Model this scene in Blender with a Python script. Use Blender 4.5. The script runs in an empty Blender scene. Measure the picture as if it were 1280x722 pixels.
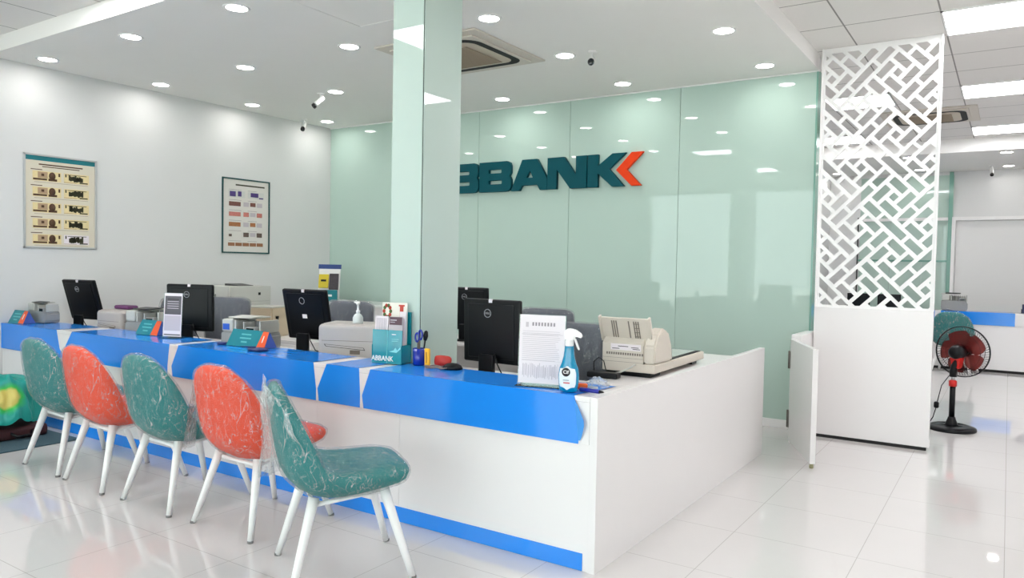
import bpy, bmesh, math, random
from mathutils import Vector, Matrix, noise
PI = math.pi
C = bpy.context.scene.collection
random.seed(4)

# ------------------------------------------------------------------ materials
def lin(c):
    return tuple(((v/255)/12.92 if v/255 <= .04045 else ((v/255+.055)/1.055)**2.4) for v in c)
MATS = {}
def mat(name, rgb, rough=.5, metal=0., spec=.5, noise_amt=0., noise_scale=30., bump=0., bump_scale=60., coat=0.):
    if name in MATS: return MATS[name]
    m = bpy.data.materials.new(name); m.use_nodes = True
    nt = m.node_tree; b = nt.nodes['Principled BSDF']
    col = lin(rgb) + (1,)
    b.inputs['Base Color'].default_value = col
    b.inputs['Roughness'].default_value = rough
    b.inputs['Metallic'].default_value = metal
    b.inputs['Specular IOR Level'].default_value = spec
    b.inputs['Coat Weight'].default_value = coat
    b.inputs['Coat Roughness'].default_value = .04
    tc = nt.nodes.new('ShaderNodeTexCoord')
    if noise_amt:
        n = nt.nodes.new('ShaderNodeTexNoise'); n.inputs['Scale'].default_value = noise_scale
        n.inputs['Detail'].default_value = 4
        mx = nt.nodes.new('ShaderNodeMix'); mx.data_type = 'RGBA'
        mx.inputs['A'].default_value = tuple(v*(1-noise_amt) for v in col[:3]) + (1,)
        mx.inputs['B'].default_value = tuple(min(1, v*(1+noise_amt)) for v in col[:3]) + (1,)
        nt.links.new(tc.outputs['Object'], n.inputs['Vector'])
        nt.links.new(n.outputs['Fac'], mx.inputs['Factor'])
        nt.links.new(mx.outputs['Result'], b.inputs['Base Color'])
    if bump:
        n = nt.nodes.new('ShaderNodeTexNoise'); n.inputs['Scale'].default_value = bump_scale
        n.inputs['Detail'].default_value = 3
        bp = nt.nodes.new('ShaderNodeBump'); bp.inputs['Strength'].default_value = bump
        bp.inputs['Distance'].default_value = .01
        nt.links.new(tc.outputs['Object'], n.inputs['Vector'])
        nt.links.new(n.outputs['Fac'], bp.inputs['Height'])
        nt.links.new(bp.outputs['Normal'], b.inputs['Normal'])
    MATS[name] = m
    return m
def emit(name, rgb, s):
    if name in MATS: return MATS[name]
    m = bpy.data.materials.new(name); m.use_nodes = True
    nt = m.node_tree; b = nt.nodes['Principled BSDF']
    b.inputs['Base Color'].default_value = (.8,.8,.8,1)
    b.inputs['Emission Color'].default_value = lin(rgb) + (1,)
    b.inputs['Emission Strength'].default_value = s
    MATS[name] = m
    return m
def grid_lines(m, axes, width, dark, bump=False):
    """darker joint lines on a material: axes = list of (axis, pitch, offset) in world metres (objects sit at the origin)"""
    nt = m.node_tree; b = nt.nodes['Principled BSDF']
    tc = nt.nodes.new('ShaderNodeTexCoord'); sp = nt.nodes.new('ShaderNodeSeparateXYZ')
    nt.links.new(tc.outputs['Object'], sp.inputs[0])
    last = None
    for ax, pitch, off in axes:
        a = nt.nodes.new('ShaderNodeMath'); a.operation = 'SUBTRACT'; a.inputs[1].default_value = off
        nt.links.new(sp.outputs[ax], a.inputs[0])
        p = nt.nodes.new('ShaderNodeMath'); p.operation = 'PINGPONG'; p.inputs[1].default_value = pitch/2
        nt.links.new(a.outputs[0], p.inputs[0])
        l = nt.nodes.new('ShaderNodeMath'); l.operation = 'LESS_THAN'; l.inputs[1].default_value = width/2
        nt.links.new(p.outputs[0], l.inputs[0])
        if last is None: last = l
        else:
            mx = nt.nodes.new('ShaderNodeMath'); mx.operation = 'MAXIMUM'
            nt.links.new(last.outputs[0], mx.inputs[0]); nt.links.new(l.outputs[0], mx.inputs[1]); last = mx
    mix = nt.nodes.new('ShaderNodeMix'); mix.data_type = 'RGBA'
    src = b.inputs['Base Color'].links
    if src: nt.links.new(src[0].from_socket, mix.inputs['A'])
    else: mix.inputs['A'].default_value = b.inputs['Base Color'].default_value
    mix.inputs['B'].default_value = lin(dark) + (1,)
    nt.links.new(last.outputs[0], mix.inputs['Factor'])
    nt.links.new(mix.outputs['Result'], b.inputs['Base Color'])
def film_mat(name, tint, haze, scale, streak=.5):
    """thin crinkled clear plastic: mostly see-through, milky creases, sharp gloss"""
    m = bpy.data.materials.new(name); m.use_nodes = True
    nt = m.node_tree; nt.nodes.clear()
    out = nt.nodes.new('ShaderNodeOutputMaterial')
    tc = nt.nodes.new('ShaderNodeTexCoord')
    n1 = nt.nodes.new('ShaderNodeTexNoise'); n1.inputs['Scale'].default_value = scale; n1.inputs['Detail'].default_value = 5
    n1.inputs['Distortion'].default_value = 1.6
    mp = nt.nodes.new('ShaderNodeMapping'); mp.inputs['Scale'].default_value = (1, 1, .5); mp.inputs['Rotation'].default_value = (.5, .4, 0)
    nt.links.new(tc.outputs['Object'], mp.inputs[0]); nt.links.new(mp.outputs[0], n1.inputs['Vector'])
    def ridge(sc, wid, seed):
        a = nt.nodes.new('ShaderNodeTexNoise'); a.inputs['Scale'].default_value = sc; a.inputs['Detail'].default_value = 2; a.inputs['Distortion'].default_value = 1.2
        of = nt.nodes.new('ShaderNodeVectorMath'); of.operation = 'ADD'; of.inputs[1].default_value = (seed, seed*.7, seed*1.3)
        nt.links.new(mp.outputs[0], of.inputs[0]); nt.links.new(of.outputs[0], a.inputs['Vector'])
        d = nt.nodes.new('ShaderNodeMath'); d.operation = 'SUBTRACT'; d.inputs[1].default_value = .5
        nt.links.new(a.outputs['Fac'], d.inputs[0])
        e = nt.nodes.new('ShaderNodeMath'); e.operation = 'ABSOLUTE'; nt.links.new(d.outputs[0], e.inputs[0])
        r_ = nt.nodes.new('ShaderNodeMapRange'); r_.inputs['From Min'].default_value = 0; r_.inputs['From Max'].default_value = wid
        r_.inputs['To Min'].default_value = 1; r_.inputs['To Max'].default_value = 0
        nt.links.new(e.outputs[0], r_.inputs['Value']); return r_
    ra, rb_ = ridge(scale*1.2, .011, 3.1), ridge(scale*2.8, .016, 8.7)
    su = nt.nodes.new('ShaderNodeMath'); su.operation = 'MULTIPLY_ADD'; su.inputs[1].default_value = .85
    nt.links.new(rb_.outputs[0], su.inputs[0]); nt.links.new(ra.outputs[0], su.inputs[2])
    pt = nt.nodes.new('ShaderNodeMapRange'); pt.inputs['From Min'].default_value = .34; pt.inputs['From Max'].default_value = .54
    nt.links.new(n1.outputs['Fac'], pt.inputs['Value'])      # creases only in patches
    s2 = nt.nodes.new('ShaderNodeMath'); s2.operation = 'MULTIPLY'; nt.links.new(su.outputs[0], s2.inputs[0]); nt.links.new(pt.outputs[0], s2.inputs[1])
    mu = nt.nodes.new('ShaderNodeMath'); mu.operation = 'MULTIPLY_ADD'; mu.inputs[1].default_value = streak; mu.inputs[2].default_value = haze; mu.use_clamp = True
    nt.links.new(s2.outputs[0], mu.inputs[0])
    bp = nt.nodes.new('ShaderNodeBump'); bp.inputs['Strength'].default_value = .9; bp.inputs['Distance'].default_value = .012
    n3 = nt.nodes.new('ShaderNodeTexNoise'); n3.inputs['Scale'].default_value = scale*3; n3.inputs['Detail'].default_value = 3; n3.inputs['Distortion'].default_value = 1.5
    nt.links.new(mp.outputs[0], n3.inputs['Vector'])
    nt.links.new(n3.outputs['Fac'], bp.inputs['Height'])
    tr = nt.nodes.new('ShaderNodeBsdfTransparent'); tr.inputs[0].default_value = lin(tint) + (1,)
    df = nt.nodes.new('ShaderNodeBsdfDiffuse'); df.inputs[0].default_value = (.82,.84,.84,1)
    gl = nt.nodes.new('ShaderNodeBsdfGlossy'); gl.inputs['Roughness'].default_value = .12
    nt.links.new(bp.outputs[0], gl.inputs['Normal']); nt.links.new(bp.outputs[0], df.inputs['Normal'])
    m1 = nt.nodes.new('ShaderNodeMixShader'); nt.links.new(mu.outputs[0], m1.inputs[0])
    nt.links.new(tr.outputs[0], m1.inputs[1]); nt.links.new(df.outputs[0], m1.inputs[2])
    fr = nt.nodes.new('ShaderNodeFresnel'); fr.inputs[0].default_value = 1.45
    fm_ = nt.nodes.new('ShaderNodeMath'); fm_.operation = 'MULTIPLY'; fm_.inputs[1].default_value = .6
    fc_ = nt.nodes.new('ShaderNodeMath'); fc_.operation = 'MINIMUM'; fc_.inputs[1].default_value = .30
    nt.links.new(fr.outputs[0], fm_.inputs[0]); nt.links.new(fm_.outputs[0], fc_.inputs[0])
    m2 = nt.nodes.new('ShaderNodeMixShader'); nt.links.new(fc_.outputs[0], m2.inputs[0])
    nt.links.new(m1.outputs[0], m2.inputs[1]); nt.links.new(gl.outputs[0], m2.inputs[2])
    nt.links.new(m2.outputs[0], out.inputs[0])
    return m
def clear_mat(name, tint=(250,255,253), ior=1.45):
    m = bpy.data.materials.new(name); m.use_nodes = True
    nt = m.node_tree; nt.nodes.clear()
    out = nt.nodes.new('ShaderNodeOutputMaterial')
    tr = nt.nodes.new('ShaderNodeBsdfTransparent'); tr.inputs[0].default_value = lin(tint) + (1,)
    gl = nt.nodes.new('ShaderNodeBsdfGlossy'); gl.inputs['Roughness'].default_value = .02
    fr = nt.nodes.new('ShaderNodeFresnel'); fr.inputs[0].default_value = ior
    mx = nt.nodes.new('ShaderNodeMixShader')
    nt.links.new(fr.outputs[0], mx.inputs[0]); nt.links.new(tr.outputs[0], mx.inputs[1]); nt.links.new(gl.outputs[0], mx.inputs[2])
    nt.links.new(mx.outputs[0], out.inputs[0])
    return m

WALLW = mat('wall_paint', (214,214,213), .6, noise_amt=.01, noise_scale=3)
PLAST = mat('plaster', (234,232,229), .8, noise_amt=.01, noise_scale=4)
TILEC = mat('ceiling_tile', (224,221,218), .85, noise_amt=.015, noise_scale=40)
grid_lines(TILEC, [('X', .655, -.48), ('Y', .655, 6.325)], .012, (140,137,134))
FLOOR = mat('floor_tile', (206,202,200), .03, spec=1.0, noise_amt=.012, noise_scale=5)
grid_lines(FLOOR, [('X', .622, -.595), ('Y', .622, 4.107)], .004, (176,172,168))
GREEN = mat('green_glass', (178,199,189), .02, spec=.42)
PILG = mat('pale_glass', (184,200,192), .02, spec=.5)
GREENEDGE = mat('glass_edge', (120,165,150), .1)
WHITE = mat('white_laminate', (224,220,219), .22, spec=.5, noise_amt=.006, noise_scale=8)
WHITE2 = mat('white_satin', (232,230,229), .35)
BLUE = mat('blue_film', (30,132,228), .14, spec=.55, bump=.12, bump_scale=9, noise_amt=.05, noise_scale=2.2)
TEALF = mat('teal_fabric', (0,114,113), .85, bump=.3, bump_scale=180, noise_amt=.06, noise_scale=60)
ORANGEF = mat('orange_fabric', (220,66,28), .85, bump=.3, bump_scale=180, noise_amt=.06, noise_scale=60)
GREYF = mat('grey_fabric', (88,92,101), .85, bump=.3, bump_scale=160, noise_amt=.1, noise_scale=40)
LEGW = mat('leg_white', (232,230,228), .3)
BLACK = mat('black_plastic', (4,5,9), .34, spec=.25, noise_amt=.05)
BLACKG = mat('black_gloss', (8,8,12), .12)
DARK = mat('dark_gap', (14,13,13), .7)
GREYP = mat('grey_plastic', (142,142,142), .45, noise_amt=.02)
GREYL = mat('light_grey_plastic', (182,182,176), .45, noise_amt=.02)
WARMP = mat('warm_grey_plastic', (172,164,160), .45, noise_amt=.02)
BEIGE = mat('beige_laminate', (196,178,152), .45, noise_amt=.04, noise_scale=12)
CREAM = mat('cream_plastic', (205,196,184), .45, noise_amt=.02)
TEAL = mat('teal_print', (0,118,128), .4, noise_amt=.03)
TEALDK = mat('teal_sign', (0,74,84), .5, spec=.15)
ORANGE = mat('orange_print', (222,84,34), .4)
ORSIGN = mat('orange_sign', (222,62,18), .5, spec=.15)
PAPER = mat('paper', (226,218,222), .7, noise_amt=.01)
PRINT = mat('print_grey', (146,138,144), .8)
PRINTD = mat('print_dark', (92,90,94), .8)
PRINTL = mat('print_pale', (190,181,187), .8)
STEEL = mat('steel', (104,97,90), .4, metal=.5)
ALU = mat('aluminium', (190,192,192), .35, metal=.6)
LENS = emit('lamp_lens', (255,252,249), 40)
PANELE = emit('panel_lens', (252,252,255), 12.5)
ACRYL = clear_mat('acrylic')
GLASSW = clear_mat('window_glass', (244,250,248))
WRAP = film_mat('plastic_wrap', (253,254,254), .03, 9, .48)
WRAPL = film_mat('plastic_wrap_loose', (250,252,252), .2, 12, .5)
WRAPG = film_mat('plastic_wrap_thin', (250,250,252), .04, 8, .26)

# ------------------------------------------------------------------ geometry
class MB:
    def __init__(s): s.bm = bmesh.new(); s.mats = []
    def _mi(s, m):
        if m not in s.mats: s.mats.append(m)
        return s.mats.index(m)
    def add(s, bm, m=None, M=None, smooth=False):
        if M is not None: bmesh.ops.transform(bm, matrix=M, verts=bm.verts)
        mi = s._mi(m) if m is not None else 0
        for f in bm.faces: f.material_index = mi; f.smooth = smooth
        me = bpy.data.meshes.new('tmp'); bm.to_mesh(me); bm.free()
        s.bm.from_mesh(me); bpy.data.meshes.remove(me); return s
    def box(s, x0, x1, y0, y1, z0, z1, m=None, bev=0, M=None, seg=2):
        b = bmesh.new(); bmesh.ops.create_cube(b, size=1)
        bmesh.ops.transform(b, matrix=Matrix.Translation(((x0+x1)/2,(y0+y1)/2,(z0+z1)/2)) @ Matrix.Diagonal((abs(x1-x0),abs(y1-y0),abs(z1-z0),1)), verts=b.verts)
        if bev: bmesh.ops.bevel(b, geom=b.edges[:], offset=bev, segments=seg, affect='EDGES', profile=.5)
        return s.add(b, m, M, False)
    def lathe(s, prof, n=24, m=None, M=None, smooth=True, sx=1, sy=1, caps=True):
        """prof: list of (r, z) from bottom to top, axis z"""
        b = bmesh.new(); rings = []
        for r, z in prof:
            if r < 1e-6: rings.append([b.verts.new((0,0,z))])
            else: rings.append([b.verts.new((sx*r*math.cos(2*PI*i/n), sy*r*math.sin(2*PI*i/n), z)) for i in range(n)])
        for a, c in zip(rings, rings[1:]):
            for i in range(n):
                j = (i+1) % n
                if len(a) == 1 and len(c) == 1: continue
                if len(a) == 1: b.faces.new((a[0], c[j], c[i]))
                elif len(c) == 1: b.faces.new((a[i], a[j], c[0]))
                else: b.faces.new((a[i], a[j], c[j], c[i]))
        if caps and len(rings[0]) > 1: b.faces.new(rings[0][::-1])
        if caps and len(rings[-1]) > 1: b.faces.new(rings[-1])
        bmesh.ops.recalc_face_normals(b, faces=b.faces)
        return s.add(b, m, M, smooth)
    def tube(s, pts, r, n=8, m=None, M=None, closed=False, r1=None, smooth=True):
        pts = [Vector(p) for p in pts]; b = bmesh.new(); rings = []; N = len(pts)
        up = Vector((0,0,1)); prev = None
        for i, p in enumerate(pts):
            if closed: t = (pts[(i+1) % N]-pts[i-1])
            else: t = pts[min(i+1,N-1)]-pts[max(i-1,0)]
            t.normalize()
            a = t.cross(up if abs(t.dot(up)) < .95 else Vector((1,0,0))) if prev is None else prev - t*prev.dot(t)
            a.normalize(); prev = a; c = t.cross(a)
            rr = r if r1 is None else r+(r1-r)*i/max(1,N-1)
            rings.append([b.verts.new(p+(a*math.cos(2*PI*k/n)+c*math.sin(2*PI*k/n))*rr) for k in range(n)])
        for i in range(N if closed else N-1):
            A = rings[i]; B = rings[(i+1) % N]
            for k in range(n): b.faces.new((A[k], A[(k+1)%n], B[(k+1)%n], B[k]))
        if not closed: b.faces.new(rings[0][::-1]); b.faces.new(rings[-1])
        bmesh.ops.recalc_face_normals(b, faces=b.faces)
        return s.add(b, m, M, smooth)
    def prism(s, poly, d0, d1, m=None, M=None, bev=0, smooth=False):
        """poly in (x, z), extruded along y from d0 to d1"""
        b = bmesh.new()
        v = [b.verts.new((x, d0, z)) for x, z in poly]; f = b.faces.new(v)
        r = bmesh.ops.extrude_face_region(b, geom=[f])
        bmesh.ops.translate(b, vec=(0, d1-d0, 0), verts=[e for e in r['geom'] if isinstance(e, bmesh.types.BMVert)])
        bmesh.ops.recalc_face_normals(b, faces=b.faces)
        if bev: bmesh.ops.bevel(b, geom=b.edges[:], offset=bev, segments=2, affect='EDGES')
        return s.add(b, m, M, smooth)
    def grid(s, nu, nv, fn, m=None, M=None, smooth=True):
        b = bmesh.new(); V = [[b.verts.new(fn(i/(nu-1), j/(nv-1))) for j in range(nv)] for i in range(nu)]
        for i in range(nu-1):
            for j in range(nv-1): b.faces.new((V[i][j], V[i+1][j], V[i+1][j+1], V[i][j+1]))
        return s.add(b, m, M, smooth)
    def mesh(s, name):
        me = bpy.data.meshes.new(name); s.bm.to_mesh(me); s.bm.free()
        for m in s.mats: me.materials.append(m)
        return me
def link(name, me, parent=None, loc=None, rot=None):
    o = bpy.data.objects.new(name, me); C.objects.link(o)
    if parent is not None: o.parent = parent
    if loc is not None: o.location = loc
    if rot is not None: o.rotation_euler = rot
    return o
def obj(name, mb, parent=None, loc=None, rot=None): return link(name, mb.mesh(name), parent, loc, rot)
def tag(o, label, cat, group=None):
    o['label'] = label; o['category'] = cat
    if group: o['group'] = group
    return o
def thing(name, label, cat, loc=(0,0,0), rz=0, group=None):
    o = bpy.data.objects.new(name, None); C.objects.link(o)
    o.location = loc; o.rotation_euler = (0,0,rz); o.empty_display_size = .05
    return tag(o, label, cat, group)
def struct(name, mb, parent=None):
    o = obj(name, mb, parent)
    if parent is None: o['kind'] = 'structure'
    return o
def text(name, s, size, M, m, parent, depth=.001, align='CENTER', sx=1):
    cu = bpy.data.curves.new(name, 'FONT'); cu.body = s; cu.size = size; cu.extrude = depth
    cu.align_x = align; cu.align_y = 'CENTER'; cu.resolution_u = 2; cu.offset = size*.012
    o = bpy.data.objects.new(name+'_tmp', cu); C.objects.link(o)
    me = bpy.data.meshes.new_from_object(o.evaluated_get(bpy.context.evaluated_depsgraph_get()))
    bpy.data.objects.remove(o); bpy.data.curves.remove(cu)
    me.transform(M @ Matrix.Diagonal((sx,1,1,1))); me.materials.clear(); me.materials.append(m); me.name = name
    return link(name, me, parent)
T = Matrix.Translation
def RX(a): return Matrix.Rotation(a, 4, 'X')
def RY(a): return Matrix.Rotation(a, 4, 'Y')
def RZ(a): return Matrix.Rotation(a, 4, 'Z')
FACE_NY = RX(PI/2)             # text facing -y
FACE_PX = RZ(PI/2) @ RX(PI/2)  # text facing +x
def copy_tree(o, parent=None):
    c = o.copy(); C.objects.link(c)
    if parent is not None: c.parent = parent
    for ch in list(o.children): copy_tree(ch, c)
    return c

# ------------------------------------------------------------------ dimensions
XL, YB = -7.62, 7.075          # left wall, green glass wall
ZC, ZT = 3.212, 3.347          # plaster ceiling, tile ceiling
YF, XR = -3.2, 3.2             # street front, right wall
YR = 14.85                     # far wall of the side room
XS = -2.8                      # left wall of the side room
XD = -1.46                     # right edge of the plaster ceiling

# ------------------------------------------------------------------ setting
struct('floor', MB().box(XL-.2, XR+.2, YF-.2, YR+.3, -.1, 0, FLOOR))
struct('ceiling', MB().box(XL-.2, XR+.2, YF-.2, YR+.3, ZT, ZT+.1, TILEC))
struct('ceiling_drop', MB().box(XL, XD, 3.02, YB, ZC, ZT-.001, PLAST))
struct('ceiling_soffit', MB().box(XS, XR, 12.5, YR, 3.161, ZT-.001, PLAST))
struct('wall_left', MB().box(XL-.15, XL, YF, YB+.15, 0, ZT, WALLW))
struct('wall_right', MB().box(XR, XR+.15, YF, YR, 0, ZT, WALLW))
struct('wall_far', MB().box(XS, XR, YR, YR+.15, 0, 3.2, WALLW))
struct('wall_side', MB().box(XS-.1, XS, YB+.15, YR, 0, ZT, WALLW))
wb = struct('wall_back', MB().box(XL, XD-.02, YB+.012, YB+.15, 0, ZT, WALLW))
seams = [-7.618, -6.40, -5.165, -3.965, -2.737, -1.478]
for a, b in zip(seams, seams[1:]):
    obj('glass_panel', MB().box(a+.002, b-.002, YB, YB+.012, .075, ZC-.002, GREEN, bev=.0015), wb)
struct('baseboard_back', MB().box(XL, XD-.02, YB-.012, YB+.011, 0, .075, WHITE2, bev=.003))
struct('trim_1', MB().box(XD-.018, XD-.002, YB-.01, YB+.15, 0, ZC, GREENEDGE))
struct('trim_2', MB().box(XL, XD, YB-.012, YB+.01, ZC-.012, ZC-.0005, WHITE2))
# access hatch outline in the plaster ceiling
h = MB(); x0,x1,y0,y1 = -4.13,-3.45,3.42,4.12
for a in ((x0,x1,y0,y0+.005),(x0,x1,y1-.005,y1),(x0,x0+.005,y0,y1),(x1-.005,x1,y0,y1)): h.box(*a, ZC-.003, ZC-.0005, PLAST)
struct('trim_3', h)
# glass clad pillar through the counter
px0,px1,py0,py1 = -3.231,-2.974,3.50,3.875
pil = struct('pillar', MB().box(px0+.006, px1-.006, py0+.006, py1-.006, 0, ZC-.001, DARK))
g = .008
for (a,b,c,d) in ((px0+g,px1-g,py0,py0+.005),(px0+g,px1-g,py1-.005,py1),(px0,px0+.005,py0+g,py1-g),(px1-.005,px1,py0+g,py1-g)):
    obj('glass_panel', MB().box(a,b,c,d,.0,ZC-.002,PILG), pil)
# street front behind the camera: wall with tall shop windows
f = MB(); wins = [(-7.45+k*2.11,-7.45+k*2.11+2.05) for k in range(5)]
edges = [XL-.15] + [v for w in wins for v in w] + [XR+.15]
for i in range(0, len(edges), 2): f.box(edges[i], edges[i+1], YF-.15, YF, 0, ZT, WALLW)
for w in wins: f.box(w[0], w[1], YF-.15, YF, 3.25, ZT, WALLW)
struct('wall_front', f)
for i, w in enumerate(wins):
    m = MB()
    for a in ((w[0],w[0]+.04,.0,3.25),(w[1]-.04,w[1],.0,3.25),(w[0],w[1],0,.08),(w[0],w[1],3.19,3.25)):
        m.box(a[0],a[1],YF-.1,YF-.04,a[2],a[3],ALU)
    wo = struct('window_%d' % (i+1), m)
    obj('pane', MB().box(w[0]+.05,w[1]-.05,YF-.075,YF-.065,.07,3.2,GLASSW), wo)
# side room: green glass strip wall, white roller panel
m = MB()
for i in range(3): m.box(-2.28+i*.5, -1.785+i*.5, YR-.02, YR-.001, .02, 2.36, GREEN)
m.box(-2.28, -.83, YR-.02, YR-.001, 2.385, 3.1, GREEN)
fo = struct('wall_far_glass', m)
m = MB(); m.box(-2.3, -.86, YR-.05, YR-.02, 2.33, 2.38, WHITE2); m.box(-2.3, -.86, YR-.035, YR-.02, 1.62, 1.65, GREENEDGE)
m.box(-.9,-.84,YR-.06,YR-.001,0,3.15,GREENEDGE)
struct('trim_4', m)
sh = struct('wall_shutter', MB().box(-.78, 2.4, YR-.05, YR-.001, 0, 2.32, mat('shutter_grey', (222,221,219), .5)))
struct('trim_5', MB().box(-.84, 2.5, YR-.10, YR-.001, 2.325, 2.385, WHITE2).box(-.84,-.785,YR-.1,YR-.001,0,2.325,WHITE2))
m = MB()
for y in (8.6, 12.2): m.box(XS-.001, XS+.03, y, y+.06, 0, 2.6, BLACK)
m.box(XS-.001, XS+.03, 8.6, 12.26, 2.6, 2.66, BLACK)
do = struct('door_1', m)
obj('pane', MB().box(XS+.005, XS+.015, 8.65, 12.2, 0, 2.6, mat('door_glass', (150,160,165), .04, spec=.8)), do)
struct('trim_6', MB().box(-2.32, -2.30, YR-.03, YR-.001, 0, 2.4, mat('frame_dark',(60,62,62),.5)))

# ------------------------------------------------------------------ ceiling lights
dl_ring = MB().lathe([(.072,-.003),(.074,-.006),(.088,-.006),(.094,-.001),(.094,0)], 32, WHITE2, caps=False).mesh('downlight_ring')
dl_lens = MB().lathe([(0,-.003),(.074,-.003),(.074,0)], 32, LENS).mesh('downlight_lens')
def downlight(x, y, z, label, group):
    t = thing('downlight', label, 'ceiling light', (x, y, z), 0, group)
    link('trim_ring', dl_ring, t); link('lens', dl_lens, t)
DX = [-7.27,-5.92,-4.585,-3.18,-1.83]; DY = [3.37,4.45,5.56,6.69]
rown = ['counter front edge','near the hatch row','in the air conditioner row','closest to the green glass wall']
coln = ['beside the white left wall','second line from the left wall','middle line left of the pillar','line right of the pillar','line nearest the lattice screen']
rows = ['front row over the counter edge','second row from the counter','third row from the counter','back row by the green glass wall']
for i, x in enumerate(DX):
    for j, y in enumerate(DY):
        if i == 3 and j == 0: continue      # the pillar head stands there
        downlight(x, y, ZC, 'round white downlight, '+coln[i]+', '+rows[j], 'downlights in the plaster ceiling')
for x, y, s in ((-.09,12.77,'front row, right of lattice screen'),(-.065,14.39,'back row, above the roller panel'),(-1.32,12.77,'front row, seen through the lattice'),(-1.32,14.39,'back row, seen through the lattice'),(-2.6,14.36,'back row by the side wall, behind lattice')):
    downlight(x, y, 3.161, 'small round downlight in side room soffit, '+s, 'downlights in the far soffit')
def panel_light(x0, x1, y0, y1, label, e=True):
    t = thing('panel_light', label, 'ceiling light', ((x0+x1)/2,(y0+y1)/2,ZT), 0, 'square panel lights')
    a, b = (x1-x0)/2, (y1-y0)/2
    fr = MB()
    for q in ((-a,a,-b,-b+.014),(-a,a,b-.014,b),(-a,-a+.014,-b,b),(a-.014,a,-b,b)): fr.box(*q,-.012,0,WHITE2)
    obj('frame', fr, t); obj('diffuser', MB().box(-a+.013,a-.013,-b+.013,b-.013,-.008,-.001,PANELE), t)
for y, s in ((6.31,'nearest the lattice screen'),(8.92,'second, before the air conditioner'),(11.51,'farthest, before the soffit')):
    panel_light(-.48,.175,y+.01,y+.66,'bright white square panel light in side room tile ceiling, '+s)
panel_light(-1.79,-1.135,8.93,9.58,'square panel light seen through the top of the lattice, nearer one')
panel_light(-2.445,-1.79,11.52,12.17,'square panel light seen through the lattice, farther one by the side wall')
panel_light(-4.41,-3.755,1.74,2.395,'square panel light reflected in green glass right of the lettering')
panel_light(-5.72,-5.065,2.2,2.85,'square panel light reflected in green glass behind the lettering')
for x, y, s_ in ((-4.41,-.9,'above the entrance, left'),(.83,-.9,'above the entrance, right'),(.83,1.74,'over the visitor side, right'),(-.48,3.7,'over the passage beside the counter end, added fill'),(2.14,3.7,'over the right wall side, third row, added fill'),(2.14,6.32,'over the right wall side, second row, added fill'),(2.14,8.92,'over the right wall side, back row, added fill')):  # passage and right wall panels are out of view, added to brighten the room
    panel_light(x,x+.655,y,y+.655,'square panel light in tile ceiling '+s_)

# ------------------------------------------------------------------ air conditioners
def cassette(x0,x1,y0,y1,z,label):
    t = thing('air_conditioner', label, 'air conditioner', ((x0+x1)/2,(y0+y1)/2,z), 0, 'ceiling cassette air conditioners')
    a = (x1-x0)/2; b = (y1-y0)/2
    obj('panel', MB().box(-a,a,-b,b,-.016,-.001,mat('aircon_panel',(206,198,188),.5),bev=.006).box(-a+.09,a-.09,-b+.09,b-.09,-.03,-.016,mat('aircon_panel',(206,198,188),.5),bev=.006), t)
    def rrect(a, b, r, n=6):
        pts = []
        for cx, cy, s in ((a-r,b-r,0),(-a+r,b-r,1),(-a+r,-b+r,2),(a-r,-b+r,3)):
            for k in range(n+1):
                an = (s+k/n)*PI/2; pts.append((cx+r*math.cos(an), cy+r*math.sin(an)))
        return pts
    bm = bmesh.new(); O = rrect(a-.12,b-.12,.14); I = rrect(a-.185,b-.185,.10)
    vo = [bm.verts.new((x,y,-.0315)) for x,y in O]; vi = [bm.verts.new((x,y,-.0315)) for x,y in I]; n = len(vo)
    for k in range(n): bm.faces.new((vo[k],vo[(k+1)%n],vi[(k+1)%n],vi[k]))
    obj('air_slot', MB().add(bm, DARK), t)
    g = MB().prism([(x,y) for x,y in rrect(a-.19,b-.19,.09)], .0, .012, mat('aircon_inner',(200,188,172),.5), M=T((0,0,-.032))@RX(PI/2)@T((0,0,0)))
    gm = mat('aircon_grille',(150,134,116),.6)
    for k in range(22):
        yy = -b+.27+(2*b-.54)*k/21; g.box(-a+.27,a-.27,yy-.006,yy+.006,-.048,-.043,gm)
    obj('vent_grille', g, t)
cassette(-4.42,-3.39,4.56,5.59,ZC,'beige ceiling cassette air conditioner beside the green glass pillar')
cassette(-1.38,-.36,10.0,11.0,ZT,'beige ceiling cassette air conditioner behind the lattice screen')

# ------------------------------------------------------------------ security cameras
def cctv(x,y,z,rz,tilt,label):
    t = thing('security_camera', label, 'security camera', (x,y,z), rz, 'ceiling security cameras'); t.scale = (.72,.72,.8)
    obj('mount', MB().lathe([(.045,-.015),(.05,-.012),(.05,0)],20,WHITE2).tube([(0,0,-.01),(0,0,-.07),(0,-.02,-.085)],.011,8,WHITE2), t)
    M = T((0,-.02,-.1)) @ RX(tilt)
    obj('body', MB().lathe([(.03,-.08),(.034,-.075),(.034,.07),(.028,.08)],20,WHITE2,M=M@RX(PI/2)), t)
    obj('lens', MB().lathe([(0,.0),(.03,.0),(.036,.004),(.036,-.03),(.034,-.03)],20,BLACKG,M=M@T((0,-.1,0))@RX(PI/2)@T((0,0,.02))), t)
cctv(-6.12,5.54,ZC,math.radians(-25),.75,'white bullet camera hanging above the staff side, left one away from wall')
cctv(-7.42,6.45,ZC,math.radians(35),.65,'white bullet camera in the corner near left wall and green glass')
cctv(-2.92,5.56,ZC,math.radians(20),.35,'white bullet camera on the ceiling right of the pillar')
cctv(-.29,14.29,3.161,math.radians(5),.9,'white bullet camera in side room above the roller panel')

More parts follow.
